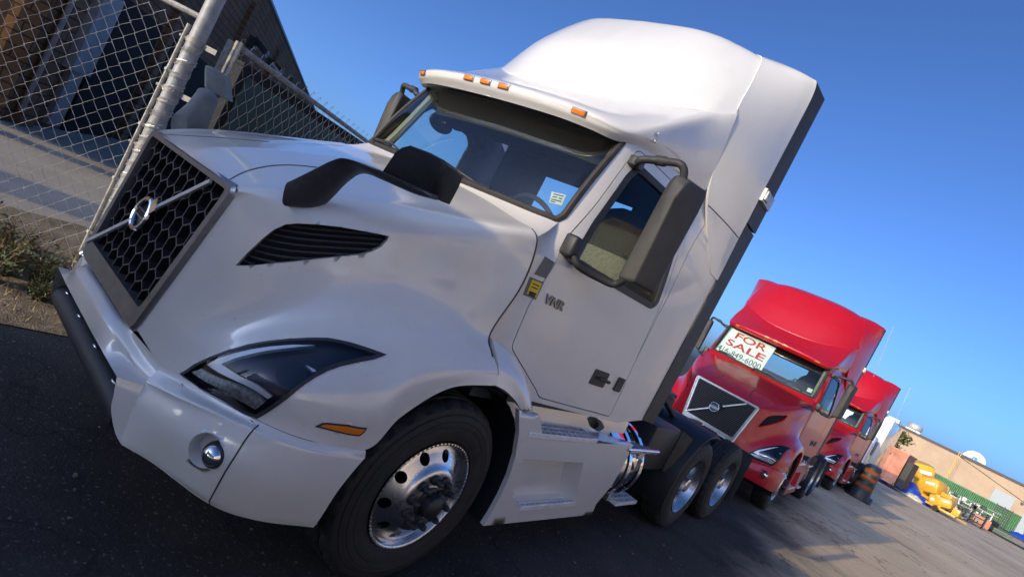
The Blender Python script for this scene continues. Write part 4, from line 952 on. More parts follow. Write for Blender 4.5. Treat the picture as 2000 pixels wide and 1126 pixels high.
# ------------------------------------------------------------------ copies of the truck in red
def kids(o): return list(o.children)
def copy_tree(o, swap, skip, parent=None):
    c = o.copy(); COL.objects.link(c)
    if parent is not None: c.parent = parent
    for i, sl in enumerate(c.material_slots):
        if sl.material in swap:
            m = swap[sl.material]; sl.link = 'OBJECT'; sl.material = m
    for k in kids(o):
        n = k.name.split('.')[0]
        if n in skip: continue
        copy_tree(k, swap, skip, c)
    return c
SK = {'hood_mirror', 'windscreen_sticker', 'sticker_border', 'grey_decal', 'model_badge', 'honeycomb_mesh'}
swap = {WHITE: RED}
red = []
for (x_, y_, r_, lb) in ((.178, 8.573, .028, 'red semi truck with a FOR SALE sign in the windscreen, right behind the white truck'), (.0, 18.30, -.045, 'red semi truck parked behind the one with the FOR SALE sign')):
    t = copy_tree(truck, swap, SK); t.location = (x_, y_, -.015 if y_ < 10 else 0); t.rotation_euler = (0, 0, r_); t['label'] = lb; red.append(t)
# black cowl strip below the red windscreens, bright grille edge
hs_ = HOOD.ev(np.stack([np.linspace(0, .40, 20), np.full(20, .985)], -1)); h2_ = HOOD.ev(np.stack([np.linspace(0.24, .44, 20), np.linspace(.76, .84, 20)], -1))
CW = plate(HOOD, np.array([(.30, .72), (.335, .80), (.345, .99), (.44, .99), (.42, .86), (.37, .76)]), (), .006, .012, 14, 14, .03)
cwm = mesh_of(*CW, True, 40); cwm2 = mesh_of(*far(CW), True, 40)
b = MB()
fr = [gp(*q, .018) for q in rnd([(-.535, 1.510), (.535, 1.510), (.440, .83), (-.440, .83)], .03)]
b.tube(fr, .011, 6, closed=True); gfm = b.mesh(True, 50)
b = MB()
for z in np.arange(.925, 1.48, .030):
    hw = .405+(.492-.405)*(z-.905)/(1.488-.905); b.prism([gp(-hw, z, -.006), gp(hw, z, -.006), gp(hw, z+.011, -.006), gp(-hw, z+.011, -.006)], (0, .03, 0))
slm = b.mesh(False)
for t in red:
    gk = [k for k in t.children if k.name.startswith('grille')][0]
    so = obj('grille_slats', slm, BLACKP, gk)
    obj('cowl_cover', cwm, BLACKP, t); obj('cowl_cover', cwm2, BLACKP, t); obj('grille_edge', gfm, BARM, t)

# FOR SALE sheet inside the first red windscreen
sign = empty('for_sale_sign', (0, 0, 0)); sign.parent = None
T1 = Matrix.Translation(red[0].location) @ Matrix.Rotation(.028, 4, 'Z')
sb = [[WS.ev(np.array([[u, v]]))[0] for v in np.linspace(0, .93, 8)] for u in np.linspace(.06, .93, 8)]
def wsx(X, u, o):
    v = np.interp(abs(X), np.interp(u, [0, 1], [0, 1])*0+np.array([0, .3-.01*u, .6-.02*u, .8-.03*u, .89-.03*u, .95-.03*u]), np.arange(6)/5)
    p = WS.ev(np.array([[u, v]]))[0]; n = WS.nrm(np.array([[u, v]]))[0]
    if X < 0: p = p*np.array([-1, 1, 1]); n = n*np.array([-1, 1, 1])
    return T1 @ Vector(p+n*o)
XS = np.linspace(-.885, .02, 22); US = np.linspace(.04, .90, 10)
vs = []
for u in US:
    for X in XS: vs.append(wsx(X+(.0 if X > -.5 else .03*u), u, -.012))
me = mesh_of(vs, [(i*22+j, i*22+j+1, (i+1)*22+j+1, (i+1)*22+j) for i in range(9) for j in range(21)], True, None)
obj('sheet', me, PAPER, sign)
def sign_text(name, body, X0, X1, u0, u1, m, bold):
    me = text_mesh(body, 1.0, 0.0, bold); co = np.array([v.co[:] for v in me.vertices]); lo, hi = co.min(0), co.max(0)
    bm = bmesh.new(); bm.from_mesh(me); bmesh.ops.triangulate(bm, faces=bm.faces); bmesh.ops.subdivide_edges(bm, edges=[e for e in bm.edges if e.calc_length() > .25], cuts=2, use_grid_fill=False)
    for v in bm.verts:
        X = X0+(v.co.x-lo[0])/(hi[0]-lo[0])*(X1-X0); u = u0+(v.co.y-lo[1])/(hi[1]-lo[1])*(u1-u0); v.co = wsx(X, u, -.008)
    bm.to_mesh(me); bm.free(); return obj(name, me, m, sign)
sign_text('lettering', 'FOR', -.70, -.10, .62, .84, REDINK, True)
sign_text('lettering', 'SALE', -.79, -.04, .33, .55, REDINK, True)
sign_text('phone_number', '416-849-6000', -.87, -.02, .07, .25, INK, False)
tag(sign, 'white FOR SALE sheet with red letters and a phone number inside a windscreen', 'sign')
b = MB(); q = [wsx(.80, .12, -.01), wsx(.88, .12, -.01), wsx(.875, .24, -.01), wsx(.795, .24, -.01)]; b.add(q, [(0, 1, 2, 3)]); o = b.obj('windscreen_permit', PAPER, None, smooth=False); tag(o, 'small white permit sticker in the lower corner of the FOR SALE truck windscreen', 'sticker')

# ------------------------------------------------------------------ ground
def sheet(name, poly, z, m, kind='structure'):
    b = MB(); b.add([(x, y, z) for x, y in poly], [tuple(range(len(poly)))]); o = b.obj(name, m, None, smooth=False); o['kind'] = kind; return o
def ground_mat(name, c1, c2, c3, s1=.35, s2=30, bump=.35, rough=.92, spots=0.0):
    m = bpy.data.materials.new(name); m.use_nodes = True; nt = m.node_tree; N = nt.nodes; L = nt.links; b = N['Principled BSDF']; b.inputs['Roughness'].default_value = rough
    b.inputs['Specular IOR Level'].default_value = .3
    g = N.new('ShaderNodeNewGeometry'); a = N.new('ShaderNodeTexNoise'); a.inputs['Scale'].default_value = s1; a.inputs['Detail'].default_value = 10; a.inputs['Roughness'].default_value = .65
    f = N.new('ShaderNodeTexNoise'); f.inputs['Scale'].default_value = s2; f.inputs['Detail'].default_value = 6; f.inputs['Roughness'].default_value = .7
    v = N.new('ShaderNodeTexVoronoi'); v.inputs['Scale'].default_value = 90
    for q in (a, f, v): L.new(g.outputs['Position'], q.inputs['Vector'])
    r = N.new('ShaderNodeValToRGB'); r.color_ramp.elements[0].position = .34; r.color_ramp.elements[1].position = .66
    r.color_ramp.elements[0].color = (*c1, 1); r.color_ramp.elements[1].color = (*c2, 1); L.new(a.outputs['Fac'], r.inputs['Fac'])
    mr = N.new('ShaderNodeMapRange'); mr.inputs['From Min'].default_value = .52; mr.inputs['From Max'].default_value = .72; mr.inputs['To Max'].default_value = .8; L.new(f.outputs['Fac'], mr.inputs['Value'])
    mx = N.new('ShaderNodeMix'); mx.data_type = 'RGBA'; L.new(mr.outputs[0], mx.inputs[0]); L.new(r.outputs[0], mx.inputs[6]); mx.inputs[7].default_value = (*c3, 1)
    hs = N.new('ShaderNodeMix'); hs.data_type = 'RGBA'; hs.blend_type = 'MULTIPLY'; hs.inputs[0].default_value = .5; L.new(mx.outputs[2], hs.inputs[6])
    vr = N.new('ShaderNodeMapRange'); vr.inputs['From Max'].default_value = .6; vr.inputs['To Min'].default_value = .5; vr.inputs['To Max'].default_value = 1.35; L.new(v.outputs['Distance'], vr.inputs['Value']); L.new(vr.outputs[0], hs.inputs[7])
    L.new(hs.outputs[2], b.inputs['Base Color'])
    bp = N.new('ShaderNodeBump'); bp.inputs['Strength'].default_value = bump; bp.inputs['Distance'].default_value = .015; L.new(f.outputs['Fac'], bp.inputs['Height'])
    b2 = N.new('ShaderNodeBump'); b2.inputs['Strength'].default_value = bump; b2.inputs['Distance'].default_value = .006; L.new(v.outputs['Distance'], b2.inputs['Height']); L.new(bp.outputs[0], b2.inputs['Normal']); L.new(b2.outputs[0], b.inputs['Normal']); return m
ASPH = ground_mat('worn_dusty_asphalt', (.44, .35, .235), (.64, .525, .37), (.70, .60, .44), s1=.22)
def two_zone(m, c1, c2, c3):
    # shade around the trucks painted dark into the tarmac, breaking up into dusty yard
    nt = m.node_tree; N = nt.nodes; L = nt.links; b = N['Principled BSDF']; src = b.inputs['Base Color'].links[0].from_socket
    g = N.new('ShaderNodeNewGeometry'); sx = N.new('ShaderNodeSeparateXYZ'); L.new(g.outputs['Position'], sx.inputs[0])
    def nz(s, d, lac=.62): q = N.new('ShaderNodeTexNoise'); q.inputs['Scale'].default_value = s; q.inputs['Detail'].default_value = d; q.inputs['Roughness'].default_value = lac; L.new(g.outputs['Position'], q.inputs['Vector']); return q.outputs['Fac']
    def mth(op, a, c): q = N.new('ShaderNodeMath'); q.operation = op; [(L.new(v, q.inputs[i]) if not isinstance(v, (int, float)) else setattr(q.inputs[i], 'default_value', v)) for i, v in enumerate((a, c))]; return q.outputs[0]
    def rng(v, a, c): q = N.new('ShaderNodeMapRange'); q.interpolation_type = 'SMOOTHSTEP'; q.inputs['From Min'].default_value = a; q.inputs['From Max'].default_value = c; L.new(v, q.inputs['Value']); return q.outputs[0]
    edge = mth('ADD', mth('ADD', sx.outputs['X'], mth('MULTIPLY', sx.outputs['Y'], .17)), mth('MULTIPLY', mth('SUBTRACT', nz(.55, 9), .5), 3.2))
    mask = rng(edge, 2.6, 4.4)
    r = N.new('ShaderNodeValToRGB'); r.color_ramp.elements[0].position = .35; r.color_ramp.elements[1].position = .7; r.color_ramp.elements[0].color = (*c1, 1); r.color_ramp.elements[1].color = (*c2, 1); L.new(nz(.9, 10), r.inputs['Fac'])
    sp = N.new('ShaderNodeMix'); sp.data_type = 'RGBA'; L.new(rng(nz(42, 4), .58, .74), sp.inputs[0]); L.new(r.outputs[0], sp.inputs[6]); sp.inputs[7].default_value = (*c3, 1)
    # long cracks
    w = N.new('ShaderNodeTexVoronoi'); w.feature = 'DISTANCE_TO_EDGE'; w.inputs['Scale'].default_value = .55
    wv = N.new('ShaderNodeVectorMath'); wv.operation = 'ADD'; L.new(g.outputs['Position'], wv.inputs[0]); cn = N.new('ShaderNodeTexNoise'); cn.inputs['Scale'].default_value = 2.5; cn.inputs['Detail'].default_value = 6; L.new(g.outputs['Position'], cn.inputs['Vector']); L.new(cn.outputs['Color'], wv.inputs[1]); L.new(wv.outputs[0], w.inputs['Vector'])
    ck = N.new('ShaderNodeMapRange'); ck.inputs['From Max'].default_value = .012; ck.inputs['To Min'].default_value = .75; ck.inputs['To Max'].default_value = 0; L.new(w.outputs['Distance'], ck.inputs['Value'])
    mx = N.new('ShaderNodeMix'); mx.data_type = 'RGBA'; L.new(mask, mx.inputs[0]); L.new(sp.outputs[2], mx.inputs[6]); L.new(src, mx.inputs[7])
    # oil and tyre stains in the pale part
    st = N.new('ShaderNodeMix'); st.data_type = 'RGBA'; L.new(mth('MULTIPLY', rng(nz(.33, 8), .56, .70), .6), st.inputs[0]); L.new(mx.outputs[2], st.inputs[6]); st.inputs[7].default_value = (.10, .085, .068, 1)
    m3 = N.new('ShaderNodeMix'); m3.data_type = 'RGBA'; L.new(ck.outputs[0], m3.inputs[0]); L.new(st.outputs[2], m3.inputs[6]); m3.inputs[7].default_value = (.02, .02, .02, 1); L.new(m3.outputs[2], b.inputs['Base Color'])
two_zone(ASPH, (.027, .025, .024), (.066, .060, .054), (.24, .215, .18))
DIRT = ground_mat('dry_dirt', (.12, .09, .055), (.26, .205, .135), (.40, .33, .22), s1=2.2, s2=18, bump=.8)
CONC = ground_mat('pale_concrete', (.26, .23, .185), (.33, .295, .24), (.38, .34, .28), s1=1.2, s2=40, bump=.2)
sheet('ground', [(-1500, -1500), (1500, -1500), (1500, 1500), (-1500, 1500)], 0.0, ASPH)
def wob(pts, a, n=6):
    L = dens(np.array(pts, float), .5); return [(x+random.uniform(-a, a), y+random.uniform(-a, a)) for x, y in L]
sheet('dirt_verge', wob([(-4.3, -6), (-1.36, -6), (-1.34, 10), (-1.6, 30), (-4.3, 30)], .10), .008, DIRT)
sheet('concrete_apron', [(-40, -40), (-4.0, -40), (-4.0, 12), (-9, 22), (-40, 22)], .005, CONC)
b = MB(); b.box((-6.75, -7.3, 0), (-5.75, -7.0, 3.6), .02); o = b.obj('sign_pylon', CONC, None); tag(o, 'tall concrete pylon at the yard entrance left of the trucks', 'pylon')  # unseen pylon, added to cast the dark shadow band on the apron

# ------------------------------------------------------------------ buildings on the left
def brick_mat(name, c1, c2, mortar, scale=1.0):
    m = bpy.data.materials.new(name); m.use_nodes = True; nt = m.node_tree; N = nt.nodes; L = nt.links; b = N['Principled BSDF']; b.inputs['Roughness'].default_value = .95; b.inputs['Specular IOR Level'].default_value = .15
    t = N.new('ShaderNodeTexCoord'); k = N.new('ShaderNodeTexBrick'); k.inputs['Color1'].default_value = (*c1, 1); k.inputs['Color2'].default_value = (*c2, 1); k.inputs['Mortar'].default_value = (*mortar, 1)
    k.inputs['Scale'].default_value = scale; k.inputs['Brick Width'].default_value = .42; k.inputs['Row Height'].default_value = .20; k.inputs['Mortar Size'].default_value = .014
    L.new(t.outputs['UV'], k.inputs['Vector']); 
    nz = N.new('ShaderNodeTexNoise'); nz.inputs['Scale'].default_value = .6; nz.inputs['Detail'].default_value = 8; L.new(t.outputs['UV'], nz.inputs['Vector'])
    mx = N.new('ShaderNodeMix'); mx.data_type = 'RGBA'; mx.blend_type = 'MULTIPLY'; mx.inputs[0].default_value = .6; L.new(k.outputs[0], mx.inputs[6]); L.new(nz.outputs['Fac'], mx.inputs[7])
    L.new(mx.outputs[2], b.inputs['Base Color'])
    bp = N.new('ShaderNodeBump'); bp.inputs['Strength'].default_value = .6; bp.inputs['Distance'].default_value = .02; bp.invert = True; L.new(k.outputs['Fac'], bp.inputs['Height']); L.new(bp.outputs[0], b.inputs['Normal']); return m
BRICKD = brick_mat('brown_block_wall', (.27, .165, .095), (.21, .13, .075), (.09, .065, .045))
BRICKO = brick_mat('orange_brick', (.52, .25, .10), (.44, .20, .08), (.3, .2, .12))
def uvbox(me):
    uv = me.uv_layers.new(name='UVMap')
    for p in me.polygons:
        n = p.normal
        for li in p.loop_indices:
            c = me.vertices[me.loops[li].vertex_index].co
            if abs(n.z) > .7: q = (c.x, c.y)
            else:
                t = Vector((-n.y, n.x, 0)).normalized(); q = (c.x*t.x+c.y*t.y, c.z)
            uv.data[li].uv = q
    return me
WD = np.array([-.847, .531, 0]); WN = np.array([.531, .847, 0]); P1 = np.array([-20.81, 7.85, 0.0])
def W(s, h, o=0.0): return P1+WD*s+WN*o+np.array([0, 0, h])
def wbox(b, s0, s1, h0, h1, o0, o1):
    return b.prism([W(s0, h0, o0), W(s1, h0, o0), W(s1, h1, o0), W(s0, h1, o0)], WN*(o1-o0))
bl = empty('brick_warehouse', W(0, 0))
def lobj(b, name, m, par, uvs=False, smooth=False):
    me = b.mesh(smooth)
    if uvs: uvbox(me)
    o = obj(name, me, m, par); o.matrix_parent_inverse = Matrix.Translation(-Vector(par.location)); return o
b = MB(); wbox(b, -13.3, 70, 0, 6.30, -16, 0); lobj(b, 'wall', BRICKD, bl, True)
TRIMW = mat('parapet_flashing', (.10, .10, .105), .5, metal=.3); OXID = mat('oxide_pipe', (.24, .23, .22), .6)
b = MB(); wbox(b, -13.36, 70, 6.30, 6.40, -16, .06); lobj(b, 'parapet_cap', TRIMW, bl)
for s0 in (-12.75, -8.2, -2, 6, 14, 24, 36):
    b = MB(); wbox(b, s0-.22, s0+.22, 0, 5.6, .003, .14); lobj(b, 'pilaster', BRICKD, bl, True)
b = MB(); b.tube([W(-13.02, .25, .10), W(-13.02, 6.2, .10)], .045, 8); lobj(b, 'downpipe', OXID, bl, smooth=True)
DOORB = mat('steel_door_blue_grey', (.30, .31, .31), .7, var=.2, vscale=2, spec=.2); DOCK = mat('dark_dock_door', (.030, .026, .023), .9, spec=.1)
b = MB(); wbox(b, -12.35, -11.55, 1.2, 2.75, .003, .22); lobj(b, 'wall_cabinet', DOORB, bl)
b = MB(); wbox(b, -12.0, -11.5, .1, 1.2, .003, .10); lobj(b, 'cabinet_base', OXID, bl)
for s0, s1 in ((-11.2, -8.7), (-7.6, -3.2), (-1.2, 3.5)):
    b = MB(); wbox(b, s0, s1, 0, 2.9, .003, .05); lobj(b, 'dock_door', DOCK, bl)
tag(bl, 'long brown block warehouse with a dark roof edge behind the chain link fence', 'building')
# set-back piers standing for the warehouse end, its sunlight painted orange
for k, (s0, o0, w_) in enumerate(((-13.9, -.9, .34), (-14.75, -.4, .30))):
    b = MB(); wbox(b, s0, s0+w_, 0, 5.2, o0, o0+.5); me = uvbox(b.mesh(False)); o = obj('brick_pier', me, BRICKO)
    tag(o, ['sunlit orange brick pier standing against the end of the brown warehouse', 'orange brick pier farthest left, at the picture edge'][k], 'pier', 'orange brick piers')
LAMPW = mat('floodlight_lens', (.75, .77, .78), .3)
for (px, s0, lb) in (((487, 80), None, 'small dark floodlight on the warehouse wall, left of the white-faced one'), ((522, 122), None, 'floodlight with a white lens on the warehouse wall near the roof edge')):
    r = ray(*px); A = np.array([[r[0], -WD[0]], [r[1], -WD[1]]]); t, s0 = np.linalg.solve(A, (P1-CAM_C)[:2]); h = CAM_C[2]+r[2]*t
    lp = empty('wall_lamp', W(s0, h, 0)); tag(lp, lb, 'wall lamp')
    b = MB(); wbox(b, s0-.25, s0+.25, h-.2, h+.2, .003, .25); b.prism([W(s0-.3, h+.25, .2), W(s0+.3, h+.25, .2), W(s0+.3, h+.0, .75), W(s0-.3, h+.0, .75)], (0, 0, -.12)); lobj(b, 'housing', BLACKP, lp)
    b = MB(); b.prism([W(s0-.25, h+.10, .25), W(s0+.25, h+.10, .25), W(s0+.25, h-.14, .72), W(s0-.25, h-.14, .72)], (0, 0, -.10)); lobj(b, 'lens', LAMPW if 'white' in lb.split(',')[0] else LAMPIN, lp)

# ------------------------------------------------------------------ chain-link fences
def chain(name_root, label, o, d, L, z0, z1, pitch, parent, m, curls=False, r=.0025):
    d = np.array(d, float); d /= np.linalg.norm(d); nrm = np.array([-d[1], d[0], 0]); b = MB(); nv = int((z1-z0)/(pitch/2)); n = int(L/(pitch/2))
    for j in range(n):
        pts = []
        for k in range(nv+1):
            e = (k % 2) ^ (j % 2); s = (j+e)*pitch/2; off = .006*(1 if e else -1)
            jx = .004*math.sin(j*1.7+k*2.3)
            pts.append(o+d*(s+jx)+nrm*off+np.array([0, 0, z0-o[2]+k*pitch/2+.004*math.sin(j*2.1+k)]))
        if curls and j % 2 == 0:
            p = pts[-1]; pts += [p+d*.012+np.array([0, 0, .04]), p+d*.035+np.array([0, 0, .055]), p+d*.05+np.array([0, 0, .035])]
        b.tube(pts, r, 4, caps=False)
    o_ = lobj(b, 'wire_mesh', m, parent, smooth=True); o_['kind'] = 'stuff'; return o_
WIRED = mat('dull_wire', (.20, .195, .18), .6, metal=.3, var=.3, vscale=20)
WIRE = mat('galvanised_wire', (.62, .60, .55), .45, metal=.5, var=.3, vscale=20)
PIPE = mat('weathered_fence_pipe', (.30, .29, .27), .6, metal=.3, var=.4, vscale=14, bump=.08, bscale=60)
PB = np.array([-2.10, .49, 0.0]); HL = -_r0
fp_ = empty('fence_post', PB)
b = MB(); b.tube([PB, PB+[0, 0, 3.6]], .058, 20); lobj(b, 'pole', mat('white_painted_post', (.30, .305, .31), .55, var=.35, vscale=9, bump=.06, bscale=50, metal=.2), fp_, smooth=True)
for z in (1.25, 1.72, 2.12):
    b = MB(); b.lathe([(z-.022, .059), (z-.022, .064), (z+.022, .064), (z+.022, .059)], (PB[0], PB[1], 0), 'z', 20); b.prism([PB+_r0*.06+[0, 0, z-.02], PB+_r0*.17+[0, 0, z-.02], PB+_r0*.17+[0, 0, z+.02], PB+_r0*.06+[0, 0, z+.02]], FW*.006); b.tube([PB-_r0*.06+[0, 0, z], PB-_r0*.13+[0, 0, z]], .012, 6); lobj(b, 'band_clamp', PIPE, fp_, smooth=True)
b = MB()
for k in range(5):
    b.tube([PB+np.array([(.061+.005*(i % 2))*math.cos(a), (.061+.005*(i % 2))*math.sin(a), .5+k*.025+i*.0115]) for i, a in enumerate(np.linspace(k, k+2*math.pi*15, 135))], .0022, 4)
lobj(b, 'wrapped_wire', WIRE, fp_, smooth=True)['kind'] = 'stuff'
b = MB(); b.tube([PB+_r0*.135+FW*.15+[0, 0, 0], PB+_r0*.135+FW*.15+[0, 0, 2.28]], .024, 8); b.tube([PB+_r0*.22+FW*.15+[0, 0, 0], PB+_r0*.22+FW*.15+[0, 0, 2.30]], .016, 8); lobj(b, 'side_pole', PIPE, fp_, smooth=True)
tag(fp_, 'tall white steel fence post wrapped in wire behind the white truck nose', 'fence post')
gt = empty('chain_link_gate', PB+HL*.15)
b = MB(); g0 = PB+HL*.10; g1 = PB+HL*3.2
b.tube([g0+[0, 0, .15], g0+[0, 0, 2.22]], .016, 8); lobj(b, 'gate_upright', PIPE, gt, smooth=True)
b = MB(); b.tube([g0+[0, 0, 2.30]-HL*.05, g1+[0, 0, 2.30]], .024, 8); lobj(b, 'top_rail', PIPE, gt, smooth=True)
b = MB(); b.tube([g0+[0, 0, .15], g1+[0, 0, .15]], .016, 8); lobj(b, 'bottom_rail', PIPE, gt, smooth=True)
for z in (.5, .95, 1.4, 1.85):
    b = MB(); b.box(tuple(g0+[-.02, -.02, z-.012]), tuple(g0+[.025, .025, z+.012]), .004); lobj(b, 'tension_clip', GALV, gt)
chain('x', '', g0+HL*.02, HL, 3.0, .12, 2.25, .128, gt, WIRE)
tag(gt, 'chain link gate panel left of the white post, in front of the brown warehouse', 'gate')
S0 = CAM_C+ray(465, 90)*4.45; tt_ = (S0[2]-CAM_C[2])/ray(715, 275)[2]; S1 = CAM_C+ray(715, 275)*tt_; dd = (S1-S0); dd[2] = 0; dd /= np.linalg.norm(dd)
fe = empty('chain_link_fence', (S0[0], S0[1], 0))
E0 = S0+dd*9.0
b = MB(); b.tube([S0-dd*.02, E0], .024, 8); lobj(b, 'top_rail', PIPE, fe, smooth=True)
for k in (0.0, 3.0, 6.0, 9.0):
    q = S0+dd*k; b = MB(); b.tube([(q[0], q[1], 0), (q[0], q[1], S0[2]+.03)], .03, 8); lobj(b, 'line_post', PIPE, fe, smooth=True)
chain('x', '', np.array([S0[0], S0[1], 0])+np.array([0, 0, 0]), dd, 9.0, .05, S0[2]+.06, .15, fe, WIRED, True, .0024)
tag(fe, 'chain link fence with curled wire ends running back beside the white truck', 'fence')
# vehicle parked behind the right-hand fence
zt = 2.50; a0 = CAM_C+ray(474, 128)*((zt-1.75)/ray(474, 128)[2]); a1 = CAM_C+ray(722, 292)*((zt-1.75)/ray(722, 292)[2]); vd = a1-a0; vd[2] = 0; vl = np.linalg.norm(vd); vd /= vl; vn = np.array([vd[1], -vd[0], 0])
if vn@(CAM_C-a0) < 0: vn = -vn
pv_ = empty('parked_coach', (a0[0], a0[1], 0))
BODY = mat('dark_coach_body', (.014, .015, .016), .7, spec=.2); TINT = mat('green_tinted_glass', (.022, .05, .036), .45, spec=.25, var=.3, vscale=1.5)
def vb_(b, s0, s1, h0, h1, o0, o1): q = a0*np.array([1, 1, 0]); return b.prism([q+vd*s0+vn*o0+[0, 0, h0], q+vd*s1+vn*o0+[0, 0, h0], q+vd*s1+vn*o0+[0, 0, h1], q+vd*s0+vn*o0+[0, 0, h1]], vn*(o1-o0))
b = MB(); vb_(b, .02, vl+4, .45, zt, -.45, 0); lobj(b, 'body', BODY, pv_)
b = MB(); vb_(b, .0, vl+4, zt, zt+.05, -.45, .02); lobj(b, 'roof', BODY, pv_)
for s0, s1 in ((.15, vl*.93), (vl*.97, vl+3.6)):
    b = MB(); vb_(b, s0, s1, 1.15, zt-.10, .003, .02); lobj(b, 'side_window', TINT, pv_)
for s0 in (.9, vl+2.5):
    q = a0*np.array([1, 1, 0])+vd*s0+vn*.0; b = MB(); b.tube([q+[0, 0, .48]-vn*.25, q+[0, 0, .48]+vn*.01], .48, 20); lobj(b, 'wheel', RUBBER, pv_)
tag(pv_, 'dark vehicle with large green tinted windows parked behind the chain link fence', 'coach')

# ------------------------------------------------------------------ unseen trailer added to shade the white truck's nose, unseen workshop bouncing light back
TANW = mat('trailer_white', (.55, .55, .54), .45, var=.15, vscale=.8)
wh_ = empty('box_trailer', (6, -5.0, 0))
b = MB(); b.box((-2.05, -7.6, 1.1), (14, -5.0, 3.55), .02); lobj(b, 'cargo_box', TANW, wh_)
b = MB()
for k in range(33): b.box((-1.9+.48*k, -4.997, 1.2), (-1.86+.48*k, -4.985, 3.4))
lobj(b, 'side_ribs', GALV, wh_)['kind'] = 'stuff'
b = MB(); b.box((-1.9, -7.1, .9), (13.9, -5.5, 1.09)); lobj(b, 'chassis', FRAMEM, wh_)
for x0 in (-.9, .4):
    for y0 in (-7.4, -5.6):
        b = MB(); b.lathe([(-.16, .12), (-.16, .5), (.16, .5), (.16, .12)], (x0, y0+.2, .5), 'y', 24); lobj(b, 'wheel', RUBBER, wh_, smooth=True)
for y0 in (-7.0, -5.7):
    b = MB(); b.box((10.9, y0, 0), (11.05, y0+.15, 1.0)); b.box((10.8, y0-.1, 0), (11.15, y0+.25, .05)); lobj(b, 'landing_leg', FRAMEM, wh_)
yw = empty('yard_workshop', (12, 8, 0)); Y0 = np.array([10.2, 19.0, 0]); YD = np.array([.46, -.888, 0]); YN = np.array([-.888, -.46, 0])  # unseen tan building, turned and made pale to bounce light at the trucks
b = MB(); b.prism([Y0, Y0+YD*34, Y0+YD*34+[0, 0, 8], Y0+[0, 0, 8]], -YN*12); lobj(b, 'wall', mat('pale_tan_render', (.66, .54, .40), .9, var=.12, vscale=.6), yw)
for k in range(5):
    q = Y0+YD*(2.5+6.2*k); b = MB(); b.prism([q+YN*.05, q+YD*3.6+YN*.05, q+YD*3.6+YN*.05+[0, 0, 3.8], q+YN*.05+[0, 0, 3.8]], -YN*.045); lobj(b, 'roller_door', GALV, yw)
    b = MB(); b.prism([q+YN*.05+[0, 0, 5], q+YD*2.4+YN*.05+[0, 0, 5], q+YD*2.4+YN*.05+[0, 0, 6.2], q+YN*.05+[0, 0, 6.2]], -YN*.045); lobj(b, 'window', LAMPIN, yw)
tag(yw, 'pale tan workshop with five roller doors on the driver side of the yard', 'building')
tag(wh_, 'long white box trailer standing crosswise in front of the white truck', 'trailer')

# ------------------------------------------------------------------ far end of the yard
TANF = mat('sunlit_tan_brick', (.42, .31, .21), .9, var=.12, vscale=.5); ROOFD = mat('dark_roof_edge', (.07, .06, .055), .7); GDOOR = mat('grey_blue_door', (.30, .34, .36), .5)
fb_ = empty('far_warehouse', (6, 104, 0))
b = MB(); b.box((-9, 104, 0), (60, 130, 6.45)); lobj(b, 'wall', TANF, fb_)
b = MB(); b.box((-9.1, 103.85, 6.45), (60.1, 130.1, 6.80)); lobj(b, 'roof_edge', ROOFD, fb_)
for k, (x0, x1, z0, z1) in enumerate(((11.0, 13.3, 2.3, 4.6), (14.6, 16.6, 0.0, 4.1), (22, 26, 0, 4), (32, 36, 0, 4))):
    b = MB(); b.box((x0, 103.93, z0), (x1, 103.99, z1)); dr_ = lobj(b, 'roller_door', GDOOR, fb_)
b = MB(); b.box((10.7, 103.93, .3), (13.1, 103.99, 2.25)); lobj(b, 'open_dock', DARK, fb_)
b = MB(); b.box((13.9, 103.8, 4.2), (14.2, 103.99, 4.5)); lobj(b, 'wall_lamp', BLACKP, fb_)
b = MB(); b.tube([(6.2, 103.9, 6.4), (15.2, 103.9, 4.4), (22, 103.9, 3.9)], .03, 5); lobj(b, 'wall_cable', BLACKP, fb_)
tag(fb_, 'long low tan brick building with grey doors closing the far end of the yard', 'building')
vt = empty('roof_vent', (.0, 106, 6.8)); b = MB(); b.lathe([(6.8, .9), (7.1, .9)], (.0, 106, 0), 'z', 20); b.box((-1.0, 105.2, 6.8), (.9, 106.8, 7.05)); lobj(b, 'curb', PAPER, vt)
b = MB(); b.lathe([(7.05, .7), (7.2, .95), (7.5, 1.02), (7.8, .98), (8.0, .8), (8.05, .01)], (.0, 106, 0), 'z', 20); lobj(b, 'turbine_head', GALV, vt, smooth=True); tag(vt, 'silver drum vent on the roof of the far tan building', 'roof vent')
hv_ = MB(); hv_.box((-3.6, 105.5, 6.8), (-1.9, 108, 7.5), .1); o = hv_.obj('roof_unit', mat('pale_green_unit', (.40, .46, .38), .6), None); tag(o, 'pale boxy air unit on the far roof left of the silver vent', 'roof unit')
ds = empty('roof_dish', (7.6, 106, 6.8)); pts = [(7.7+1.35*math.cos(a), 106+.5*abs(math.sin(a*2))*.3, 6.95+1.2*math.sin(a)) for a in np.linspace(0, math.pi, 24)]
inn_ = [(7.75+.35*math.cos(a), 106.1, 7.0+.4*math.sin(a)) for a in np.linspace(math.pi, 0, 8)]
b = MB(); b.prism(pts+inn_, (0, .25, 0)); lobj(b, 'reflector', mat('cream_dish', (.62, .58, .46), .7), ds); b = MB(); b.tube([(7.7, 106.2, 6.7), (7.7, 106.2, 7.2)], .1, 8); lobj(b, 'mount', GALV, ds); tag(ds, 'cream half round dish standing on the far roof', 'dish')
YEL = mat('machine_yellow', (.72, .40, .03), .45, coat=.3, var=.15, vscale=1.5); GREENC = mat('container_green', (.06, .18, .075), .5, var=.2, vscale=.6); BLUET = mat('blue_tarp', (.012, .07, .50), .45, bump=.3, bscale=6); RUBBLE = mat('white_rubble', (.62, .60, .55), .9, var=.3, vscale=3)
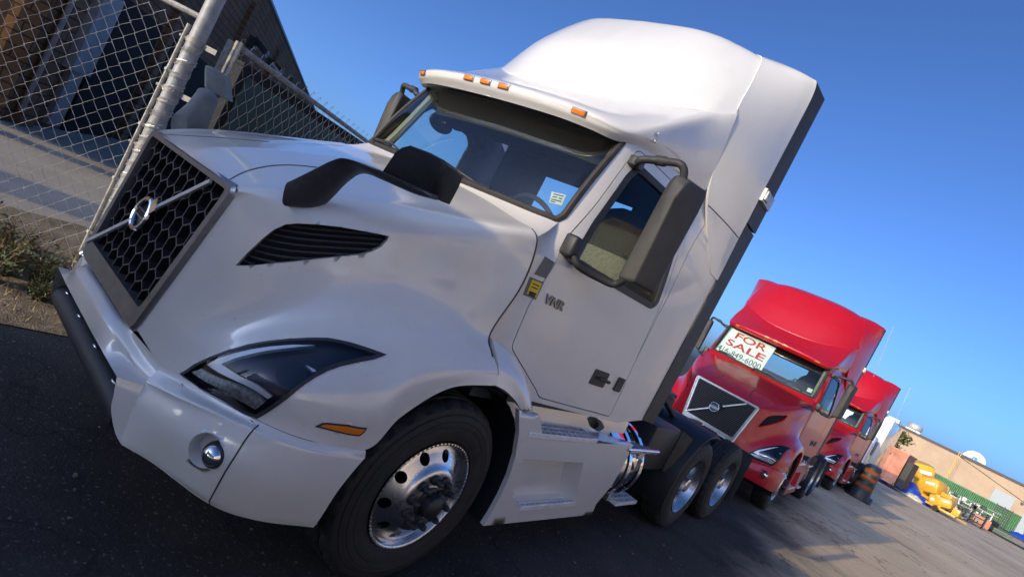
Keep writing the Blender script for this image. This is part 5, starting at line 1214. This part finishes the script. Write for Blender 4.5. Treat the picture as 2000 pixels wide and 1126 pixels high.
PINK = mat('faded_orange_steel', (.60, .24, .15), .6, var=.25, vscale=1.2, dark=(.36, .13, .08)); IRON = mat('dark_iron', (.03, .03, .032), .6, var=.4)
m_ = MB()
for x in (5.75, 6.0): m_.tube([(x, 101, .0), (x+.05, 101, 6.9)], .035, 6)
for z in np.arange(.5, 6.6, .6): m_.tube([(5.75, 101, z), (6.02, 101, z)], .02, 4)
o = m_.obj('yellow_mast', YEL, None); tag(o, 'thin yellow ladder mast leaning against the far tan wall', 'ladder')
# green container with corrugations
gc = empty('shipping_container', (5.5, 84, 0))
b = MB(); n = 66
for k in range(n):
    x0 = 1.2+k*.17
    b.prism([(x0, 84, 0.2), (x0+.06, 83.93, .2), (x0+.11, 83.93, .2), (x0+.17, 84, .2)], (0, 0, 2.3))
b.box((1.2, 84.0, .15), (12.4, 86.4, 2.55)); lobj(b, 'corrugated_body', GREENC, gc)
b = MB(); b.box((1.15, 83.9, 2.5), (12.45, 86.45, 2.62)); b.box((1.15, 83.9, .05), (12.45, 86.45, .2)); lobj(b, 'rails', GREENC, gc)
tag(gc, 'long green corrugated shipping container in front of the far tan building', 'container')
sc_ = empty('site_shed', (1.6, 78, 0)); b = MB(); b.box((.4, 78, 0), (3.2, 80, 2.3)); lobj(b, 'walls', mat('grey_concrete_shed', (.38, .35, .30), .9, var=.2), sc_); b = MB(); b.prism([(.2, 77.8, 2.5), (3.4, 77.8, 2.3), (3.4, 80.2, 2.3), (.2, 80.2, 2.5)], (0, 0, .08)); b.tube([(.6, 77.7, .9), (3.4, 77.7, 2.3)], .06, 5); lobj(b, 'roof', IRON, sc_); tag(sc_, 'low grey shed left of the green container', 'shed')
# yellow machines
def machine(x, y, s, rz, lb):
    e = empty('mixer_machine', (x, y, 0), rz)
    b = MB(); T_ = Matrix.Translation((-.1, 0, 1.2)) @ Matrix.Rotation(R_(-14), 4, 'Y'); b.box((-1.15, -.7, -.55), (1.0, .7, .6), .34, T_); b.box((-.55, -.74, .1), (-.1, .74, .66), .06, T_); me = b.mesh(True, 40); me.transform(Matrix.Scale(s, 4)); obj('hood_cover', me, YEL, e)
    b = MB(); b.box((-.9, -.72, -.1), (-.55, -.70, .15), .004, T_); b.box((.2, -.72, .05), (.75, -.70, .22), .004, T_); me = b.mesh(True); me.transform(Matrix.Scale(s, 4)); obj('label_plate', me, PAPER, e)
    b = MB(); b.box((-1.3, -.5, .35), (1.5, .5, .6), .05); b.box((1.0, -.45, .6), (1.7, .45, 1.35), .08); b.box((-.2, -.6, .5), (.1, .6, 1.3), .03); b.tube([(1.6, 0, .45), (2.5, 0, .40)], .06, 6); me = b.mesh(True); me.transform(Matrix.Scale(s, 4)); obj('chassis', me, YEL, e)
    b = MB(); b.box((.45, -.46, .62), (.62, .46, 1.9), .03); me = b.mesh(True); me.transform(Matrix.Scale(s, 4)); obj('drum_band', me, IRON, e)
    for q in (1, -1):
        b = MB(); b.lathe([(-.1, .05), (-.1, .3), (.1, .3), (.1, .05)], (0, 0, 0), 'y', 16); me = b.mesh(True); me.transform(Matrix.Scale(s, 4)); w = obj('wheel', me, RUBBER, e); w.location = (-.3*s, .62*q*s, .3*s)
    tag(e, lb, 'machine', 'yellow machines in the yard')
machine(2.55, 52.5, 1.35, .3, 'big yellow drum machine behind the blue tarp'); machine(3.75, 49.3, 1.0, -.5, 'smaller yellow machine right of the big yellow drum'); machine(4.7, 46.8, .60, -.2, 'smallest yellow machine standing lowest beside the tarp end')
def mound(name, c, r, m, lb, cat, seed=1, n=26, flat=.5, group=None):
    random.seed(seed); V = []; F = []
    for i in range(8):
        for j in range(n):
            a = 2*math.pi*j/n; t = i/7; rr = (1-t)*(1+.18*math.sin(3*a+seed)+random.uniform(-.08, .08)); V.append((c[0]+r[0]*rr*math.cos(a), c[1]+r[1]*rr*math.sin(a), max(0.01, r[2]*(1-(1-t)**2)**flat*(1+random.uniform(-.15, .15)))))
    for i in range(7):
        for j in range(n): F.append((i*n+j, i*n+(j+1) % n, (i+1)*n+(j+1) % n, (i+1)*n+j))
    b = MB(); b.add(V, F); o = b.obj(name, m, None); tag(o, lb, cat, group); return o
mound('blue_tarp', (2.25, 48.6), (1.35, 1.3, 1.0), BLUET, 'crumpled bright blue tarp heaped beside the yellow drum machine', 'tarp', 3)
mound('blue_tarp', (3.7, 48.2), (.75, .9, .4), BLUET, 'flat end of blue tarp lying among white rubble', 'tarp', 5)
mound('rubble_heap', (3.25, 47.4), (.55, .6, .28), RUBBLE, 'white heap of crumpled bags in front of the blue tarp', 'rubble', 9)
for k, (x, y, a) in enumerate(((2.35, 47.8, .5), (2.9, 46.6, .2))):
    b = MB(); b.box((-.75, -.08, .0), (.75, .08, .09), .01); o = b.obj('plank', RUBBLE, None); o.location = (x, y, .02); o.rotation_euler = (0, .04, a); tag(o, ['pale board lying nearest the blue tarp', 'pale board lying in front of the rubble heap'][k], 'board')
# dumpster with two holes
dp = empty('dumpster', (1.45, 45.5, 0)); dp.rotation_euler = (0, 0, -.15)
b = MB(); b.prism([(-.75, -1, .25), (.72, -1, .25), (.75, -1, 2.45), (-.75, -1, 2.45)], (0, 2.6, 0)); obj('steel_body', b.mesh(False), PINK, dp)
b = MB()
for x in (-.72, 0, .72): b.box((x-.05, -1.06, .25), (x+.05, -1.0, 2.4))
b.box((-.8, -1.06, 2.38), (.8, 1.65, 2.5)); b.box((-.75, -1.06, .25), (.75, -1.0, .40)); obj('ribs', b.mesh(False), PINK, dp)
for x, z in ((-.30, 2.0), (-.35, 1.4)):
    b = MB(); b.lathe([(-1.07, .001), (-1.07, .16), (-1.0, .17)], (x, 0, z), 'y', 16); obj('port_hole', b.mesh(False), DARK, dp)
b = MB(); b.box((.78, -.7, .3), (1.15, 1.2, 2.1)); obj('shaded_side_bin', b.mesh(False), IRON, dp)  # dark box painted as the shaded side of the orange bin
tag(dp, 'faded pinkish orange steel bin with two round holes', 'dumpster')
# white box truck and striped drums behind the red trucks
bx = empty('box_truck', (.1, 30, 0)); bx.rotation_euler = (0, 0, -.03)
b = MB(); b.box((-1.15, .0, .9), (1.15, 6.2, 3.3), .03); obj('cargo_box', b.mesh(), WHITE, bx)
b = MB(); b.box((-1.05, -2.0, .6), (1.05, -.05, 2.3), .15); obj('cab', b.mesh(), WHITE, bx); b = MB(); b.box((-.95, -2.02, 1.45), (.95, -1.95, 2.15), .02); b.box((1.04, -1.6, 1.45), (1.06, -.6, 2.1), .005); obj('windows', b.mesh(), LAMPIN, bx)
for x in (-.95, .95):
    for y in (-1.2, 4.8):
        b = MB(); b.lathe([(-.14, .1), (-.14, .45), (.14, .45), (.14, .1)], (x, y, .46), 'x', 20); obj('wheel', b.mesh(), RUBBER, bx)
b = MB(); b.box((-1.0, -2, .5), (1.0, 6.1, .88)); obj('chassis', b.mesh(), FRAMEM, bx)
tag(bx, 'white box truck mostly hidden behind the second red truck', 'truck')
ORS = mat('drum_orange', (.20, .055, .015), .8)  # orange darkened to stand for the shade the drums sit in
for k, (x, y) in enumerate(((1.72, 22.6), (1.68, 23.8), (1.64, 25.0))):
    e = empty('traffic_drum', (x, y, 0)); b = MB(); b.lathe([(0, .01), (0, .42), (.06, .42), (.06, .31), (.3, .30), (.32, .285), (.6, .28), (.62, .265), (.9, .26), (1.15, .25), (1.22, .2), (1.24, .01)], (0, 0, 0), 'z', 20); obj('drum_body', b.mesh(), BLACKP, e)
    for z in (.16, .42, .70, .96):
        b = MB(); r0 = .312-.05*z; b.lathe([(z, r0-.01), (z, r0), (z+.13, r0-.006), (z+.13, r0-.02)], (0, 0, 0), 'z', 20); obj('orange_band', b.mesh(), ORS, e)
    tag(e, ['black and orange banded traffic drum nearest the second red truck', 'middle of three banded traffic drums in a row', 'banded traffic drum nearest the orange bin'][k], 'traffic drum', 'banded traffic drums')
# trailers and stacked gear
def ramp(x, y, lb):
    e = empty('trailer_ramp', (x, y, .7)); b = MB(); b.box((-.62, -.04, 0), (-.56, .04, 1.9)); b.box((.56, -.04, 0), (.62, .04, 1.9)); b.box((-.03, -.04, 0), (.03, .04, 1.9)); obj('frame', b.mesh(False), IRON, e)
    for k in range(8): b = MB(); b.box((-.6, -.05, .1+k*.23), (.6, .03, .17+k*.23)); obj('slat', b.mesh(False), IRON, e)
    e.rotation_euler = (R_(-8), 0, 0); tag(e, lb, 'ramp', 'folded trailer ramps')
tr = empty('flat_trailer', (10.5, 68, 0)); b = MB(); b.box((-1.2, -3, .55), (2.6, 3, .72)); b.box((-1.2, -3, .72), (-1.1, 3, 1.0)); obj('deck', b.mesh(False), IRON, tr)
for y in (-.6, .4):
    b = MB(); b.lathe([(-.1, .12), (-.1, .36), (.1, .36), (.1, .12)], (-1.3, y, .36), 'x', 18); obj('wheel', b.mesh(), RUBBER, tr); b = MB(); b.lathe([(-1.415, .01), (-1.415, .2)], (0, y, .36), 'x', 16); obj('wheel_rim', b.mesh(), PAPER, tr)
b = MB(); b.box((1.0, -3.02, .55), (1.6, -2.98, .75)); obj('reflector', b.mesh(False), AMBER, tr)
tag(tr, 'black flat trailer with white wheels at the right edge of the yard', 'trailer')
ramp(9.7, 71, 'upright black trailer ramp left of the grey doors'); ramp(12.0, 69.5, 'upright black trailer ramp at the right picture edge')
o = mound('blue_tarp', (10.9, 66.0), (.9, .8, .35), BLUET, 'small blue tarp lying on the flat trailer', 'tarp', 8); o.location.z = .72
pb_ = MB(); pb_.box((7.6, 64.5, 0), (8.8, 65.6, .85), .05); o = pb_.obj('tool_box', PINK, None); tag(o, 'pale pink box on the ground left of the flat trailer wheels', 'box')
for k, (x, y, w, h, m, lb) in enumerate(((5.6, 58, 1.6, .9, IRON, 'dark low trailer frame right of the yellow machines'), (7.1, 60, 1.8, 1.3, IRON, 'dark stacked steel gear left of the pink box'), (6.1, 62, 1.5, 1.5, GALV, 'pale metal gear piled behind the dark trailer frame'), (8.0, 66, 1.4, 1.6, GALV, 'pale metal racks in front of the container end'))):
    e = empty('scrap_stack', (x, y, 0)); random.seed(k)
    b = MB()
    for q in range(3): b.box((-w/2, -.5, .25+q*h/3), (w/2, .5, .33+q*h/3))
    for sx in (-w/2, 0, w/2): b.box((sx-.04, -.5, 0), (sx+.04, .5, h))
    obj('rack_frame', b.mesh(False), m, e)
    for q in range(7):
        b = MB(); sz = random.uniform(.12, .35); px_ = random.uniform(-w/2+.2, w/2-.2); b.box((px_-sz/2, -.55, .35+(q % 3)*h/3), (px_+sz/2, .2, .35+(q % 3)*h/3+sz), .02); obj('loose_gear', b.mesh(False), [GALV, IRON, RUBBLE, OXID][q % 4], e)
    b = MB(); b.tube([(-w/2-.4, -.3, h), (w/2+.5, -.3, h+.15)], .03, 5); obj('bar', b.mesh(), GALV, e)
    tag(e, lb, 'scrap gear')
an = MB(); an.tube([P(1778, 757, y=25.5), P(1738, 845, y=25.5)], .007, 5); o = an.obj('whip_antenna', GALV, None); tag(o, 'thin whip aerial rising behind the second red truck', 'aerial')
an = MB(); an.tube([P(1745, 637, y=14.5), P(1706, 735, y=14.5)], .005, 5); o = an.obj('whip_antenna', GALV, None); tag(o, 'thin whip aerial rising behind the FOR SALE truck cab', 'aerial')

# ------------------------------------------------------------------ plants
LEAF = mat('leaf_green', (.055, .085, .022), .6, var=.5, vscale=3); LEAFY = mat('leaf_yellowing', (.20, .17, .05), .7, var=.4, vscale=5); STEM = mat('dry_stem', (.14, .09, .05), .8); BARK = mat('bark', (.10, .07, .05), .9)
def leaves(b, pts, size):
    for p in pts:
        p = Vector(p); a = Vector((random.uniform(-1, 1), random.uniform(-1, 1), random.uniform(-.5, .8))).normalized(); c = a.cross(Vector((random.uniform(-1, 1), random.uniform(-1, 1), random.uniform(-1, 1)))).normalized(); s = size*random.uniform(.6, 1.4)
        b.add([p-a*s*.6, p+c*s*.28, p+a*s*.8, p-c*s*.28], [(0, 1, 2, 3)])
tree_e = empty('small_tree', (.1, 62, 0)); b = MB(); b.tube([(0, 0, 0), (.05, 0, 1.6), (.0, .1, 3.0)], [.16, .12, .05], 8)
for k in range(6): a = k*1.1; b.tube([(0, 0, 1.5+.2*k), (.7*math.cos(a), .7*math.sin(a), 2.3+.25*k)], [.05, .02], 5)
obj('trunk', b.mesh(), BARK, tree_e); random.seed(4); b = MB()
cl_ = [(random.gauss(0, .55), random.gauss(0, .55), random.uniform(1.7, 4.3)) for _ in range(26)]
for c in cl_: leaves(b, [(c[0]+random.gauss(0, .28), c[1]+random.gauss(0, .28), c[2]+random.gauss(0, .24)) for _ in range(80)], .20)
cw_ = b.obj('crown', [LEAF, LEAFY], tree_e, smooth=False, fix=False)
for i, p in enumerate(cw_.data.polygons): p.material_index = 1 if (i*7919) % 5 == 0 else 0
tag(tree_e, 'small bushy green tree behind the orange bin', 'tree')
def weed_meshes(seed, h, n, spread):
    random.seed(seed); s = MB(); b = MB()
    for k in range(n):
        a = random.uniform(0, 2*math.pi); r0 = random.uniform(0, .06); lean = random.uniform(.15, .8)*spread; hh = h*random.uniform(.5, 1.1)
        pts = [(r0*math.cos(a)+lean*math.cos(a)*t*t, r0*math.sin(a)+lean*math.sin(a)*t*t, hh*(t-.15*t*t)) for t in np.linspace(0, 1, 6)]
        s.tube(pts, [.005, .0045, .004, .0035, .003, .002], 4)
        for q in range(16):
            t = random.uniform(.15, 1); i = min(4, int(t*5)); p = pts[i]; leaves(b, [(p[0]+random.gauss(0, .03), p[1]+random.gauss(0, .03), p[2]+random.gauss(0, .03))], .032)
    return s.mesh(), b.mesh(False, fix=False)
WM = [weed_meshes(11, .42, 26, .35), weed_meshes(12, .55, 30, .3), weed_meshes(13, .30, 22, .4)]
wl = ['low yellow green weed clump at the foot of the gate', 'weed clump growing against the chain link gate']
random.seed(21)
for k in range(24):
    t = k/23; p = PB+HL*(-.15+1.75*t)-FW*random.uniform(-.12, .42); sm_, lf = WM[k % 3]
    e = empty('weed_clump', (p[0], p[1], 0), random.uniform(0, 6)); s = random.uniform(.55, .9); e.scale = (s, s, s)
    obj('stems', sm_, STEM, e); lo_ = obj('leaves', lf, LEAFY if k % 2 else LEAF, e)
    if len(lf.materials) < 1: lf.materials.append(LEAF)
    lo_.material_slots[0].link = 'OBJECT'; lo_.material_slots[0].material = LEAFY if k % 2 else LEAF
    tag(e, 'weed clump growing along the foot of the chain link gate', 'weeds', 'weeds along the gate')
# dry grass, pebbles and litter on the verge
random.seed(5); b = MB()
for k in range(2600):
    x = random.uniform(-3.2, -1.35); y = random.uniform(-.9, 2.2); h = random.uniform(.02, .07); a = random.uniform(0, 6.28)
    if random.random() < .35*(x+3.2): continue
    d = (math.cos(a)*.004, math.sin(a)*.004); l = (random.gauss(0, .03), random.gauss(0, .03))
    b.add([(x-d[0], y-d[1], .008), (x+d[0], y+d[1], .008), (x+l[0], y+l[1], h)], [(0, 1, 2)])
o = b.obj('dry_grass', mat('straw', (.30, .23, .12), .9), None, smooth=False, fix=False); tag(o, 'sparse dry grass on the dirt verge', 'grass', None, 'stuff')
b = MB()
for k in range(900):
    x = random.uniform(-3.0, 3.2); y = random.uniform(-1.2, 6); s = random.choice((.004, .006, .008, .012)) if x > -1.3 else random.choice((.006, .012, .02))
    if x > -1.3 and random.random() < .75: continue
    b.blob((x, y, .006+s*.3), (s*random.uniform(.8, 1.5), s*random.uniform(.8, 1.5), s*.6), 0, .3) if False else b.blob((x, y, .006+s*.3), (s*random.uniform(.8, 1.5), s*random.uniform(.8, 1.5), s*.6), 1, .25)
o = b.obj('pebbles', mat('grey_pebbles', (.15, .135, .115), .9, var=.5, vscale=12), None, smooth=False); tag(o, 'scattered pebbles on the dirt and asphalt', 'pebbles', None, 'stuff')
